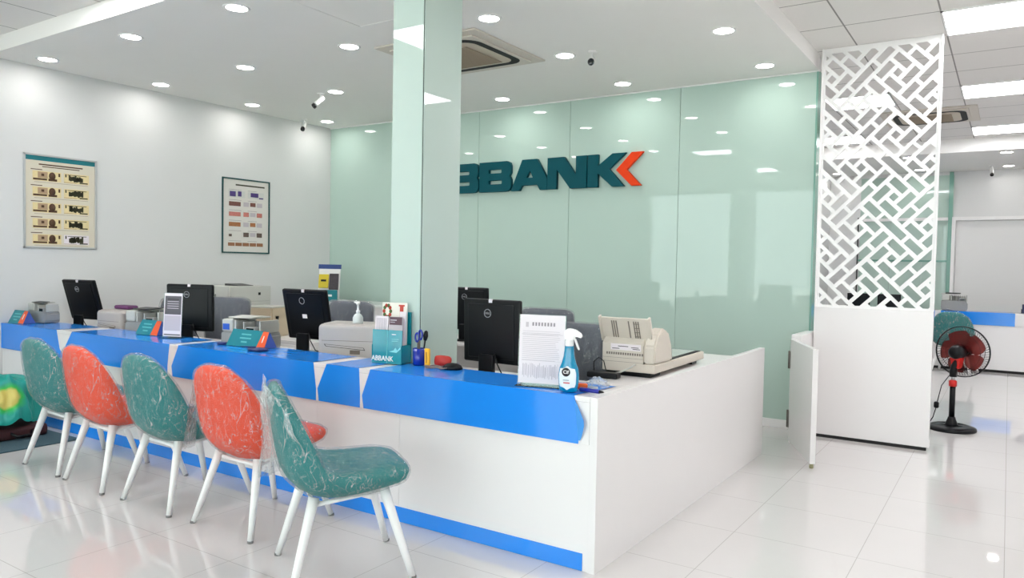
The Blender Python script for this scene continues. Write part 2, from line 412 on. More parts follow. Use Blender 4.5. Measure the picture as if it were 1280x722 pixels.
# ------------------------------------------------------------------ wall lettering
sg = thing('wall_sign', 'large raised teal bank lettering with orange chevron on green glass wall', 'sign', (-4.2,YB,2.435))
def letter(name, outer, holes, m, dx=0):
    cu = bpy.data.curves.new(name, 'CURVE'); cu.dimensions = '2D'; cu.fill_mode = 'BOTH'; cu.extrude = .02; cu.bevel_depth = .0015
    for poly in [outer]+holes:
        sp = cu.splines.new('POLY'); sp.points.add(len(poly)-1); sp.use_cyclic_u = True
        for p, (x, z) in zip(sp.points, poly): p.co = (x+dx+4.2, z-2.435, 0, 1)
    o = bpy.data.objects.new('tmp', cu); C.objects.link(o)
    me = bpy.data.meshes.new_from_object(o.evaluated_get(bpy.context.evaluated_depsgraph_get()))
    bpy.data.objects.remove(o); bpy.data.curves.remove(cu)
    me.transform(T((0,-.028,0)) @ FACE_NY); me.materials.clear(); me.materials.append(m)
    o = link('letter', me, sg); return o
t_, b_ = 2.603, 2.267
Bo = [(-5.118,b_),(-5.118,t_),(-4.74,t_),(-4.70,2.585),(-4.688,2.55),(-4.688,2.475),(-4.708,2.438),(-4.685,2.40),(-4.68,2.32),(-4.70,2.283),(-4.74,b_)]
Bh = [[(-4.99,2.473),(-4.99,2.518),(-4.82,2.518),(-4.812,2.51),(-4.812,2.481),(-4.82,2.473)],[(-4.99,2.35),(-4.99,2.396),(-4.815,2.396),(-4.806,2.388),(-4.806,2.358),(-4.815,2.35)]]
Ao = [(-4.68,b_),(-4.536,t_),(-4.346,t_),(-4.216,2.39),(-4.216,b_),(-4.304,b_),(-4.34,2.324),(-4.537,2.324),(-4.572,b_)]
Ah = [[(-4.438,2.493),(-4.483,2.402),(-4.394,2.402)]]
No = [(-4.209,b_),(-4.209,t_),(-4.007,t_),(-3.86,2.405),(-3.86,t_),(-3.735,t_),(-3.735,b_),(-3.928,b_),(-4.097,2.478),(-4.097,b_)]
Ko = [(-3.718,b_),(-3.718,t_),(-3.604,t_),(-3.604,2.482),(-3.437,t_),(-3.29,t_),(-3.475,2.448),(-3.305,b_),(-3.438,b_),(-3.604,2.41),(-3.604,b_)]
Co = [(-3.391,2.432),(-3.222,t_),(-3.1,t_),(-3.279,2.431),(-3.118,b_),(-3.22,b_)]
letter('A', Ao[:4]+[(-4.14,b_)]+Ao[5:], Ah, TEALDK, -1.44); letter('B', Bo, Bh, TEALDK, -.452); letter('B', Bo, Bh, TEALDK)
letter('A', Ao, Ah, TEALDK); letter('N', No, [], TEALDK); letter('K', Ko, [], TEALDK)
o = letter('chevron', Co, [], ORSIGN); o.name = 'chevron'; o['label'] = 'orange chevron at the end of the lettering'

# ------------------------------------------------------------------ posters on the left wall
def banknote(m, y, z, w, h, base, ink, seed, back=False):
    """small printed note picture lying on the sheet (faces +x)"""
    rnd = random.Random(seed); x = .004
    m.box(x,x+.0006,y,y+w,z,z+h,base)
    if not back:
        m.box(x,x+.001,y+w*.18,y+w*.52,z+h*.30,z+h*.92,mat('note_mid',(176,148,118),.8))
        m.box(x,x+.0013,y+.02*w,y+w*.50,z+h*.08,z+h*.26,ink)
        m.lathe([(0,0),(h*.33,0),(h*.33,.0016),(0,.0016)],12,ink,M=T((x,y+w*.68,z+h*.56))@RY(PI/2),sx=1.25)
        m.box(x,x+.0013,y+w*.55,y+w*.85,z+h*.05,z+h*.28,ink)
        m.box(x,x+.0013,y+w*.90,y+w*.96,z+h*.55,z+h*.9,ink)
        m.box(x,x+.0014,y+w*.3,y+w*.4,z+h*.5,z+h*.75,ink)
    else:
        m.box(x,x+.0012,y+.05*w,y+w*.1,z+h*.6,z+h*.92,ink)
        for k in range(12):
            a = .18+.045*k+rnd.random()*.03; m.box(x,x+.0014,y+w*a,y+w*(a+.07),z+h*(.16+rnd.random()*.16),z+h*(.62+rnd.random()*.28),ink)
        m.box(x,x+.0011,y+w*.14,y+w*.9,z+h*.84,z+h*.90,ink).box(x,x+.0011,y+.0,y+w*.5,z+h*.04,z+h*.09,mat('note_mid',(176,148,118),.8))
        m.box(x,x+.0012,y+.62*w,y+w*.95,z+h*.06,z+h*.18,ink)
NB = mat('note_yellow',(224,206,156),.8,noise_amt=.08,noise_scale=60); NI = mat('note_brown',(84,58,40),.8,noise_amt=.3,noise_scale=90)
NG = mat('note_olive',(64,62,44),.8,noise_amt=.3,noise_scale=90)
t = thing('poster', 'silver framed poster of five banknote pairs with teal top strip', 'poster', (XL,3.65,1.96), 0, 'framed banknote posters on the left wall')
w, h_ = .335, .44
fr = MB()
for q in ((-w,w,-h_,-h_+.018),(-w,w,h_-.018,h_),(-w,-w+.018,-h_,h_),(w-.018,w,-h_,h_)): fr.box(0,.016,q[0],q[1],q[2],q[3],ALU,bev=.003)
obj('frame', fr, t); obj('sheet', MB().box(.001,.004,-w+.01,w-.01,-h_+.01,h_-.01,mat('poster_sheet',(214,206,188),.6)), t)
obj('top_strip', MB().box(.004,.006,-w+.018,w-.018,h_-.06,h_-.018,TEAL), t)['label'] = 'teal strip across the top'
pr = MB(); pr.box(.004,.005,-.20,.20,.340,.352,NI).box(.004,.005,-.17,.17,.322,.330,NI)
for r in range(5): pr.box(.004,.005,-.27,-.17,.293-r*.148,.300-r*.148,NI).box(.004,.005,-.24,.25,.178-r*.148,.181-r*.148,mat('note_line',(150,130,110),.8))
obj('caption', pr, t)
for r in range(5):
    for k in range(2):
        m = MB(); banknote(m, -.255 if k == 0 else .025, .192-r*.148, .255 if k == 0 else .235, .092, NB if not (r == 4 and k) else PAPER, NI if k == 0 else NG, r*2+k, bool(k))
        obj('banknote_picture', m, t)
t = thing('poster', 'dark framed poster with rows of small purple and brown note details', 'poster', (XL,5.75,1.96), 0, 'framed banknote posters on the left wall')
TF = mat('poster_frame_teal',(24,72,74),.4)
fr = MB()
for q in ((-w,w,-h_,-h_+.016),(-w,w,h_-.016,h_),(-w,-w+.016,-h_,h_),(w-.016,w,-h_,h_)): fr.box(0,.016,q[0],q[1],q[2],q[3],TF,bev=.003)
obj('frame', fr, t); obj('sheet', MB().box(.001,.004,-w+.01,w-.01,-h_+.01,h_-.01,mat('poster_sheet2',(216,212,206),.6)), t)
pr = MB(); pr.box(.004,.005,-.15,.26,.355,.372,NG)
cols = [(78,60,120),(120,78,70),(196,120,110),(168,110,70),(90,74,66),(150,104,74)]
for r, cc in enumerate(cols):
    z = .235-r*.12; ink = mat('poster_ink%d' % r, cc, .8, noise_amt=.35, noise_scale=80)
    pr.box(.004,.0048,-.24,-.07,z+.068,z+.072,PRINT).box(.004,.0048,.02,.15,z+.068,z+.072,PRINT)
    if r == 5:
        for k in range(5): pr.box(.004,.0056,-.25+k*.1,-.16+k*.1,z+.01,z+.05,ink)
    elif r == 0:
        pr.box(.004,.005,-.25,-.02,z-.02,z+.06,mat('note_pale',(205,205,200),.8)); pr.box(.004,.005,.02,.25,z-.02,z+.06,mat('note_pale',(205,205,200),.8))
        pr.box(.004,.0056,-.23,-.15,z-.01,z+.05,ink).box(.004,.0056,-.12,-.07,z-.005,z+.055,ink).box(.004,.0056,.06,.17,z,z+.05,ink).box(.004,.0056,.18,.24,z-.015,z,ink)
    else:
        pr.box(.004,.0056,-.24,-.08 if r != 4 else -.2,z,z+.05 if r != 4 else z+.03,ink)
        for k in range(3): pr.box(.004,.0056,-.04+k*.095,.035+k*.095,z+.005*(k%2),z+.052,ink if k % 2 == r % 2 else PRINTL)
obj('printed_rows', pr, t)

# ------------------------------------------------------------------ counter
YC, ZCT, XE = 3.13, .833, -1.577
ct = thing('service_counter', 'long white bank service counter with blue protective film edge', 'counter', (-4.6,YC,0))
o_ = Vector((4.6,-YC,0))
def cpart(name, mb, label=None):
    o = obj(name, mb, ct); o.data.transform(T(o_))
    if label: o['label'] = label
    return o
XW = XL+.004
fm = MB(); joints = [XW,-6.5,-4.98,-3.47,-2.808,XE-.04]
for a, b in zip(joints, joints[1:]): fm.box(a+.0008,b-.0008,YC+.008,YC+.03,.0,.61,WHITE)
cpart('front_panel', fm)
cpart('fascia', MB().box(XW,XE-.041,YC,YC+.03,.607,ZCT-.026,WHITE,bev=.001))
cpart('ledge_top', MB().box(XW,XE-.041,YC,3.492,ZCT-.025,ZCT,WHITE,bev=.0015).box(XW,XE-.041,3.47,3.49,.6,ZCT-.025,WHITE))
cpart('end_panel', MB().box(XE-.04,XE,YC,5.99,0,ZCT,WHITE,bev=.0015))
cpart('kick_film', MB().box(XW,-1.645,YC+.004,YC+.0085,.002,.0847,BLUE), 'blue film along the foot of the counter')
cpart('desk_top', MB().box(XW,px0-.002,3.493,4.05,.725,.75,WHITE,bev=.001).box(px1+.002,XE-.042,3.493,4.05,.725,.75,WHITE,bev=.001).box(px0-.002,px1+.002,py1+.003,4.05,.725,.75,WHITE,bev=.001))
cpart('return_top', MB().box(-2.12,XE-.042,4.051,5.985,.725,.75,WHITE,bev=.001).box(-2.12,XE-.042,5.965,5.985,.3,.725,WHITE))
m = MB()
for x in (-7.35,-6.4,-5.2,-3.6): m.box(x-.012,x+.012,3.6,4.0,0,.725,WHITE)
cpart('desk_support', m)
films = [((XW,XW),(XW,XW),(-6.61,-6.47),-6.60),((-6.36,-6.36),(-6.49,-6.36),(-4.995,-5.02),-5.0),((-4.885,-4.9),(-4.97,-4.9),(-3.50,-3.474),-3.49),
         ((-3.385,-3.385),(-3.462,-3.385),(-3.116,-3.106),-3.10),((-3.027,-3.027),(-3.09,-3.03),(-1.70,-1.675),-1.655)]
for k, (tl, bl, rt, rb) in enumerate(films):
    e = .0015; m = MB()
    pts = [(tl[0],ZCT+e),(bl[0],.68),(bl[0]+.012,.606),(rt[1],.606),(rt[1] if k < 4 else -1.672,.68),(rt[0],ZCT+e)]
    if k == 0: pts = [(XW,ZCT+e),(XW,.606),(rt[1],.606),(-6.56,.68),(rt[0],ZCT+e)]
    m.prism(pts, YC-e, YC-.0003, BLUE)
    b = bmesh.new()
    nx = 14
    top = []
    for i in range(nx):
        u = i/(nx-1); row = []
        for j in range(5):
            v = j/4; xa = tl[0]+(tl[1]-tl[0])*v; xb = rt[0]+(rb-rt[0])*v
            x = xa+(xb-xa)*u; y = YC-e+(3.494-YC)*v
            dz = .0012*noise.noise(Vector((x*5,y*9,k)))*(1 if 0 < j < 4 else .3)
            row.append(b.verts.new((x,y,ZCT+.0026+dz)))
        top.append(row)
    for i in range(nx-1):
        for j in range(4): b.faces.new((top[i][j],top[i+1][j],top[i+1][j+1],top[i][j+1]))
    m.add(b, BLUE, smooth=True)
    if k == 4:   # loose curled flap at the right end
        m.grid(6,9,lambda u,v: (-1.70+.025*v+u*.055*max(0,1-abs(v-.55)/.5)**.7, YC-.003-.02*u*math.sin(PI*v), ZCT-.01-.2*v), mat('blue_film_flap',(70,150,226),.2))
    cpart('protective_film', m, 'blue film sheet on the counter edge')

# ------------------------------------------------------------------ plastic wrapped visitor chairs
# stations from the seat front to the top of the back: sitting side y, z, half width, thickness, forward curl of the sides
ST = [(.275,.500,.185,.035,0),(.262,.513,.235,.085,0),(.18,.518,.262,.108,.012),(.07,.500,.272,.118,.03),(-.045,.484,.277,.128,.05),(-.13,.488,.279,.136,.075),
      (-.182,.530,.28,.13,.085),(-.212,.60,.277,.115,.085),(-.237,.68,.266,.10,.07),(-.262,.76,.242,.085,.05),(-.284,.83,.202,.07,.03),(-.298,.874,.148,.055,.012),(-.304,.894,.085,.035,.0)]
def shell_mesh(name, m, grow=0., lv=1, nr=20):
    b = bmesh.new(); rings = []
    for k, (y, z, w, th, c) in enumerate(ST):
        a, d = ST[max(k-1,0)], ST[min(k+1,len(ST)-1)]
        t = Vector((0, d[0]-a[0], d[1]-a[1])).normalized(); n_ = Vector((0, t.z, -t.y))   # sitting side
        e = t*(grow*(-1 if k == 0 else 1 if k == len(ST)-1 else 0))
        cen = Vector((0,y,z)) - n_*(th/2) + e; w2, h2 = w+grow, th/2+grow; r = []
        for q in range(nr):
            an = 2*PI*q/nr; co_, si = math.cos(an), math.sin(an)
            x = w2*math.copysign(abs(co_)**.55, co_); h_ = h2*math.copysign(abs(si)**.75, si)
            r.append(b.verts.new(cen + Vector((x,0,0)) + n_*(h_ + c*abs(x/w)**2.2)))
        rings.append(r)
    for A, B in zip(rings, rings[1:]):
        for q in range(nr): b.faces.new((A[q],A[(q+1)%nr],B[(q+1)%nr],B[q]))
    for r, sg_ in ((rings[0],-1),(rings[-1],1)):
        cv = b.verts.new(sum((v.co for v in r), Vector())/nr)
        for q in range(nr): b.faces.new((r[q],r[(q+1)%nr],cv))
    bmesh.ops.recalc_face_normals(b, faces=b.faces)
    o = obj('tmp', MB().add(b, m, smooth=True))
    s_ = o.modifiers.new('b','SUBSURF'); s_.levels = lv; s_.render_levels = lv
    me = bpy.data.meshes.new_from_object(o.evaluated_get(bpy.context.evaluated_depsgraph_get())); me.name = name
    bpy.data.objects.remove(o)
    for p in me.polygons: p.use_smooth = True
    return me
def crumple(me, amt, sc, seed):
    for v in me.vertices:
        p = v.co*sc; n_ = noise.noise(Vector((p.x+seed,p.y,p.z*.55)))+.5*noise.noise(Vector((p.x*2.3,p.y*2.3+seed,p.z*1.2)))
        v.co = v.co + v.normal*(amt*(.6+n_))
    return me
# normals of the grid face the sitting side or not: orient so that thickness grows outward/down
leg_me = {}
def leg_mesh(sx, sy):
    if (sx,sy) not in leg_me:
        a = Vector((.165*sx,.155*sy-.01,.41+.015*sy)); b = Vector((.25*sx,.272*sy,0))
        leg_me[(sx,sy)] = MB().tube([a, a.lerp(b,.3), a.lerp(b,.65), a.lerp(b,.985)], .025, 10, LEGW, r1=.0155).lathe([(.0155,0),(.0165,.003),(.0155,.012)],10,mat('foot_grey',(120,118,116),.6),M=T(b)).mesh('leg')
    return leg_me[(sx,sy)]
frame_me = MB().tube([(-.165,.14,.398),(.165,.14,.398),(.165,-.16,.362),(-.165,-.16,.362)],.012,8,LEGW,closed=True).mesh('seat_frame')
shells = {}
def chair(x, y, rz, colour, label, group, seed, loose=None):
    t = thing('visitor_chair', label, 'chair', (x,y,0), rz, group)
    if colour not in shells: shells[colour] = shell_mesh('seat_shell', TEALF if colour == 'teal' else ORANGEF)
    link('seat_shell', shells[colour], t)
    wme = crumple(shell_mesh('plastic_wrap', WRAP, .007, 2), .005, 15, seed)
    wme = link('plastic_wrap', wme, t)
    for sx in (-1,1):
        for sy in (-1,1): link('leg', leg_mesh(sx,sy), t)
    link('seat_frame', frame_me, t)
    if loose:
        m = MB()
        for (p0, p1, q0, q1, bulge, sd) in loose:
            p0,p1,q0,q1 = map(Vector,(p0,p1,q0,q1))
            def fn(u, v):
                a = p0.lerp(p1,u); b = q0.lerp(q1,u); p = a.lerp(b,v)
                n_ = noise.noise(Vector((u*4+sd,v*2.2,sd)))+.6*noise.noise(Vector((u*11,v*4+sd,sd)))
                return p + Vector((.6,-.8,0))*(bulge*math.sin(PI*u)*.6 + .03*n_) + Vector((0,0,.015*n_))
            m.grid(26,26,fn,WRAPL)
        o = obj('loose_wrap', m, t); o['label'] = 'loose hanging end of the plastic wrap'
    return t
GRP = 'plastic wrapped chairs along the counter'
chair(-5.41,2.735,math.radians(-2),'teal','teal plastic wrapped chair at the far left, nearest the left wall',GRP,1)
chair(-4.81,2.71,math.radians(-3),'orange','orange plastic wrapped chair between the two left teal chairs',GRP,7)
chair(-4.12,2.71,math.radians(-2),'teal','teal plastic wrapped chair between the two orange chairs',GRP,13)
chair(-3.44,2.725,math.radians(-1),'orange','orange plastic wrapped chair next to the nearest sideways teal chair',GRP,19,
      [((-.285,-.2,.72),(-.2,-.31,.80),(-.345,-.2,.40),(-.25,-.33,.42),.02,5)])
chair(-2.60,2.52,math.radians(-33),'teal','nearest teal plastic wrapped chair turned sideways with its seat showing',GRP,25,
      [((-.10,-.36,.92),(.22,-.32,.84),(-.27,-.35,.46),(.30,-.22,.62),.03,8),((-.30,-.22,.74),(-.12,-.36,.88),(-.36,-.22,.40),(-.2,-.36,.40),.03,11)])
chair(-.62,12.55,math.radians(-8),'teal','teal wrapped chair behind the pedestal fan at the far counter',None,31)

# ------------------------------------------------------------------ staff chairs behind the counter
def back_pt(u, v):
    x = (u*2-1)*(.235+.015*math.sin(PI*v))*(1-.03*v*v); z = .62+.5*v
    e = abs(u*2-1)
    return Vector((x, -.03*math.sin(PI*v)+.05*e**2-.02, z-.022*e**10*v))
def slab(name, fn, m, thick, lv=1):
    o = obj('tmp', MB().grid(9,9,fn,m)); s = o.modifiers.new('s','SOLIDIFY'); s.thickness = thick; s.offset = 0
    s = o.modifiers.new('b','SUBSURF'); s.levels = lv
    me = bpy.data.meshes.new_from_object(o.evaluated_get(bpy.context.evaluated_depsgraph_get())); me.name = name
    bpy.data.objects.remove(o)
    for p in me.polygons: p.use_smooth = True
    return me
sc_back = slab('backrest', back_pt, GREYF, .075)
sc_wrap = crumple(slab('plastic_wrap', lambda u,v: back_pt(u, v*1.03-.015), WRAPG, .1, 2), .006, 7, 3)
sc_seat = MB().box(-.25,.25,-.22,.25,.43,.51,GREYF,bev=.03).mesh('seat')
sc_post = MB().lathe([(.03,.09),(.03,.3),(.022,.3),(.022,.43)],14,BLACK).box(-.03,.03,.22,.26,.36,.75,BLACK,bev=.006).box(-.03,.03,0,.26,.36,.39,BLACK).mesh('post')
mm = MB()
for k in range(5):
    a = k*2*PI/5; mm.tube([(0,0,.11),(.27*math.cos(a),.27*math.sin(a),.075)],.02,8,BLACK,r1=.014).lathe([(0,0),(.025,.006),(.025,.05),(0,.058)],10,BLACK,M=T((.27*math.cos(a),.27*math.sin(a),0)))
sc_base = mm.mesh('star_base')
def staff_chair(x,y,rz,label,dz=0):
    t = thing('office_chair', label, 'chair', (x,y,0), rz, 'wrapped staff chairs behind the counter')
    link('backrest', sc_back, t, (0,.26,dz)); link('plastic_wrap', sc_wrap, t, (0,.26,dz))
    link('seat', sc_seat, t, (0,0,dz)); link('post', sc_post, t); link('star_base', sc_base, t)
# these chairs are pushed in with their backs towards the wall behind; the backrest face looks out over the counter
staff_chair(-2.47,4.28,math.radians(-6),'grey plastic wrapped office chair beside the document scanner',-.06)
staff_chair(-3.03,4.86,math.radians(4),'grey plastic wrapped office chair behind the upright notice sheet',-.015)
staff_chair(-4.55,4.22,math.radians(4),'grey plastic wrapped office chair left of the pillar behind printer',.0)
staff_chair(-6.08,4.20,math.radians(16),'grey plastic wrapped office chair in front of the laser printer',-.03)
staff_chair(-6.93,4.20,math.radians(8),'grey plastic wrapped office chair behind the purple topped printer',-.08)

# ------------------------------------------------------------------ monitors
def monitor(x,y,rz,tilt,label,z=.751,sticker=None,text_logo=True,group='black computer monitors'):
    t = thing('computer_monitor', label, 'monitor', (x,y,z), rz, group)
    M = T((0,.02,.288)) @ RX(tilt)
    w_, h2 = .215, .195
    obj('casing', MB().box(-w_,w_,0,.035,-h2,h2,BLACK,bev=.012,M=M).box(-w_+.04,w_-.04,-.005,.012,-h2+.03,h2-.03,BLACK,bev=.004,M=M), t)
    obj('screen', MB().box(-w_+.015,w_-.015,.034,.037,-h2+.015,h2-.015,BLACKG,M=M), t)
    obj('stand', MB().box(-.055,.055,-.03,.0,.012,.15,BLACK,bev=.006).lathe([(.115,0),(.12,.004),(.11,.012),(.02,.016)],28,BLACK,sy=.8), t)
    lm = MB()
    bm = bmesh.new()
    lm.tube([(.0245*math.cos(k*PI/12),0,.0245*math.sin(k*PI/12)) for k in range(24)],.0022,6,mat('logo_grey',(150,152,156),.4),M=M@T((-.02,-.006,h2-.085)),closed=True)
    lo = obj('logo_ring', lm, t)
    if text_logo: text('logo_text','DELL',.017,M@T((-.02,-.0065,h2-.085))@FACE_NY,MATS['logo_grey'],t)
    tp = MB().box(-.012,.012,-.004,.006,h2-.02,h2+.002,PAPER,M=M); obj('tape', tp, t)
    if sticker: obj('sticker', MB().box(sticker[0]-.022,sticker[0]+.022,-.0075,-.0045,sticker[1]-.015,sticker[1]+.015,PAPER,M=M), t)
    cb = MB().tube([(.06,-.02,.16),(.09,-.03,.1),(.11,.0,.03),(.13,.05,.005)],.004,6,BLACK); obj('cable', cb, t)
    return t
monitor(-2.62,3.72,math.radians(-2),math.radians(2),'black monitor on the counter right of the pillar, nearest the notice sheet')
monitor(-4.42,3.86,math.radians(6),math.radians(12),'black monitor with a white sticker, left of the grey printer by the pillar',sticker=(-.01,-.01),text_logo=False)
monitor(-5.68,3.72,math.radians(22),math.radians(1),'black monitor behind the narrow upright notice holder')
monitor(-7.25,3.64,math.radians(10),math.radians(16),'black tilted monitor farthest along the counter, nearest the left wall')
monitor(-4.10,5.45,math.radians(10),math.radians(3),'black monitor half hidden by the pillar on the back desk',z=.75,sticker=(.09,.06))
m = MB().box(-4.9,-3.35,5.25,5.9,.725,.75,WHITE,bev=.002).box(-4.88,-4.85,5.27,5.88,0,.725,WHITE).box(-3.4,-3.37,5.27,5.88,0,.725,WHITE).box(-4.85,-3.4,5.84,5.86,.3,.725,WHITE)
tag(obj('back_desk', m), 'white back desk behind the pillar carrying a monitor', 'desk')
# paper trays beside the hidden monitor
t = thing('paper_tray', 'stack of white paper trays beside the pillar on the back desk', 'paper tray', (-3.70,5.42,.751))
for k in range(3):
    obj('tray', MB().box(-.14,.14,-.12,.12,.01+k*.075,.016+k*.075,WHITE2).box(-.14,-.134,-.12,.12,.01+k*.075,.075+k*.075,WHITE2).box(.134,.14,-.12,.12,.01+k*.075,.075+k*.075,WHITE2), t)
    obj('paper', MB().box(-.12,.12,-.11,.1,.017+k*.075,.04+k*.075,PAPER if k != 1 else PRINT), t)

# ------------------------------------------------------------------ banknote counters
def money_counter(x,y,rz,label,badge=False,tone=GREYP,z=.751,group='grey banknote counting machines'):
    t = thing('banknote_counter', label, 'banknote counter', (x,y,z), rz, group)
    obj('lower_body', MB().prism([(-.16,0),(.16,0),(.17,.02),(.17,.12),(.14,.15),(-.17,.15),(-.175,.03)],-.14,.15,tone,bev=.012), t)
    obj('upper_body', MB().box(-.165,-.06,-.135,.14,.15,.245,GREYL,bev=.014).box(-.06,.16,.02,.14,.15,.215,GREYL,bev=.01), t)
    hp = MB().box(-.175,.07,-.05,.15,.245,.256,GREYL,bev=.004).box(-.05,-.035,-.13,.02,.15,.235,GREYL,bev=.004).box(.02,.03,-.12,.02,.15,.225,GREYL,bev=.004).box(.15,.165,-.10,.12,.14,.235,GREYL,bev=.004)
    obj('hopper', hp, t)
    rb = MB()
    for k in range(7): rb.box(-.03+k*.026,-.022+k*.026,.005,.02,.15,.225,GREYP)
    obj('note_guide', rb, t)
    obj('display', MB().box(.05,.145,-.135,-.07,.14,.19,GREYP,bev=.006).box(.065,.13,-.138,-.134,.15,.183,BLACKG), t)
    obj('top_tray', MB().box(-.12,.08,-.09,.06,.258,.264,BLACK if not badge else GREYL,bev=.002,M=RX(.06)), t)
    if badge: obj('badge', MB().box(-.15,-.09,-.139,-.134,.165,.21,mat('badge_blue',(20,80,180),.4)), t)
    obj('power_cord', MB().tube([(-.1,-.145,.03),(.0,-.165,.009),(.08,-.165,.008)],.004,6,GREYL), t)
    return t
money_counter(-7.39,3.385,math.radians(6),'grey banknote counter beside the leftmost monitor near left wall',z=ZCT+.0055).scale = (.78,.5,.72)
money_counter(-6.19,3.72,math.radians(14),'grey banknote counter beside the narrow upright notice holder')
money_counter(-4.86,3.72,math.radians(14),'grey banknote counter with blue badge behind the number one sign',badge=True)

# ------------------------------------------------------------------ passbook printers
def passbook_printer(x,y,rz,label,tone,top=None,sc=1.,h2=.27):
    t = thing('passbook_printer', label, 'printer', (x,y,.751), rz, 'passbook printers on the counter')
    a, b = .21*sc, .15*sc
    obj('body', MB().box(-a,a,-b,b,.0,h2,tone,bev=.03,seg=4), t)
    obj('feed_slot', MB().prism([(-a*.78,h2*.50),(a*.55,h2*.43),(a*.6,h2*.36),(-a*.72,h2*.44)],-b-.002,-b+.004,DARK).box(-a+.03,a-.03,-b-.001,-b+.003,h2*.585,h2*.592,DARK).prism([(-a*.74,h2*.49),(a*.54,h2*.425),(a*.57,h2*.375),(-a*.70,h2*.45)],-b-.004,-b,tone), t)
    obj('slot_badge', MB().box(.02,.09,-b-.003,-b+.003,h2*.26,h2*.36,mat('badge_brown',(96,84,74),.5)), t)
    obj('side_seam', MB().box(a-.003,a+.001,-b+.03,b-.03,h2*.585,h2*.592,DARK), t)
    obj('lid', MB().box(-a+.03,a-.03,-b+.03,b-.04,h2-.003,h2+.004,tone,bev=.003), t)
    return t
passbook_printer(-3.79,3.76,math.radians(26),'warm grey printer on the counter beside the brochure rack',WARMP)
passbook_printer(-6.62,3.68,math.radians(6),'grey printer with a purple folder on top',WARMP,sc=.82,h2=.225)
tag(obj('folder', MB().box(-.10,.10,-.05,.06,0,.035,mat('purple_cover',(98,48,96),.5),bev=.015), None, (-6.65,3.74,.981), (0,0,.1)), 'rolled purple folder lying on the left grey printer', 'folder')
# laser printer on a cabinet by the left wall
tag(obj('printer_cabinet', MB().box(-7.58,-7.02,4.95,5.85,0,.72,WHITE,bev=.004).box(-7.019,-7.014,4.98,5.395,.05,.68,WHITE2).box(-7.019,-7.014,5.405,5.82,.05,.68,WHITE2)), 'low white cabinet under the laser printer by the left wall', 'cabinet')
t = thing('laser_printer', 'large pale grey laser printer against the left white wall', 'printer', (-7.30,5.40,.72))
PG = mat('printer_grey',(190,190,184),.45)
obj('body', MB().box(-.23,.23,-.28,.28,0,.43,PG,bev=.008), t)
obj('paper_drawer', MB().box(.228,.236,-.26,.26,.02,.12,PG,bev=.002).box(.228,.236,-.26,.26,.13,.25,PG,bev=.002), t)
obj('front_cover', MB().box(.228,.237,-.26,.26,.26,.425,PG,bev=.003), t)
obj('logo_badge', MB().box(.236,.239,.10,.13,.33,.36,BLACK), t)
obj('top_tray', MB().prism([(-.12,0),(.12,0),(.12,.006),(-.08,.022),(-.12,.022)],-.08,.12,mat('tray_dark',(70,70,70),.5),M=T((0,0,.43))), t)
obj('side_handle', MB().tube([(-.05,-.285,.2),(.0,-.295,.27),(.0,-.285,.34)],.006,6,BLACK), t)
# beige lock box on a low white cabinet
tag(obj('low_cabinet', MB().box(-6.9,-5.55,4.95,5.38,0,.66,WHITE,bev=.004).box(-6.88,-6.23,4.944,4.951,.04,.62,WHITE2).box(-6.22,-5.57,4.944,4.951,.04,.62,WHITE2)), 'low white cabinet under the beige lock box', 'cabinet')
t = thing('lock_box', 'beige two door lock box with black keys in the lock', 'lock box', (-6.40,5.10,.66), math.radians(16))
obj('carcass', MB().box(-.14,.14,-.13,.16,.0,.30,BEIGE,bev=.004).box(-.15,.15,-.14,.17,.298,.312,mat('box_top',(186,184,176),.4),bev=.003), t)
obj('door', MB().box(-.138,.136,-.142,-.131,.01,.295,BEIGE,bev=.002), t)
obj('door', MB().box(.141,.15,-.125,.155,.01,.295,BEIGE,bev=.002), t)
obj('lock', MB().lathe([(.014,0),(.014,.012)],14,BLACK,M=T((.15,-.06,.2))@RY(PI/2)), t)
obj('key', MB().box(.158,.162,-.085,-.035,.195,.215,BLACK).box(.160,.163,-.052,-.042,.14,.195,BLACK).box(.160,.163,-.06,-.034,.12,.15,BLACK), t)
# white cabinet in the corner and the leaflet rack on it
tag(obj('corner_cabinet', MB().box(-7.58,-5.95,6.35,6.95,0,.92,WHITE,bev=.004).box(-7.62+.05,-5.93,6.33,6.97,.92,.95,mat('cab_top',(214,216,212),.3),bev=.003)), 'white waist high cabinet in the corner by the green glass wall', 'cabinet')
t = thing('leaflet_rack', 'leaflet rack with yellow and dark leaflets on the corner cabinet', 'leaflet rack', (-7.02,6.5,.953), math.radians(22))
obj('backboard', MB().box(-.14,.14,0,.012,.0,.44,WHITE2,M=RX(-.12)), t)
obj('header', MB().box(-.15,.15,-.004,.004,.40,.455,mat('navy_print',(24,54,120),.4),M=RX(-.12)), t)['label'] = 'navy header strip'
obj('yellow_leaflet', MB().box(-.13,.0,-.02,-.012,.16,.33,mat('yellow_print',(214,190,40),.5),M=RX(-.12)).box(-.10,-.03,-.0215,-.0195,.24,.265,BLACK,M=RX(-.12)), t)
obj('dark_leaflet', MB().box(.01,.13,-.02,-.012,.14,.34,mat('dark_print',(62,52,58),.5,noise_amt=.5,noise_scale=30),M=RX(-.12)), t)
obj('pocket', MB().box(-.145,.145,-.06,-.045,.0,.14,TEAL).box(-.145,.145,-.06,.02,0,.006,TEAL).box(-.04,.08,-.0615,-.06,.06,.085,WHITE2), t)
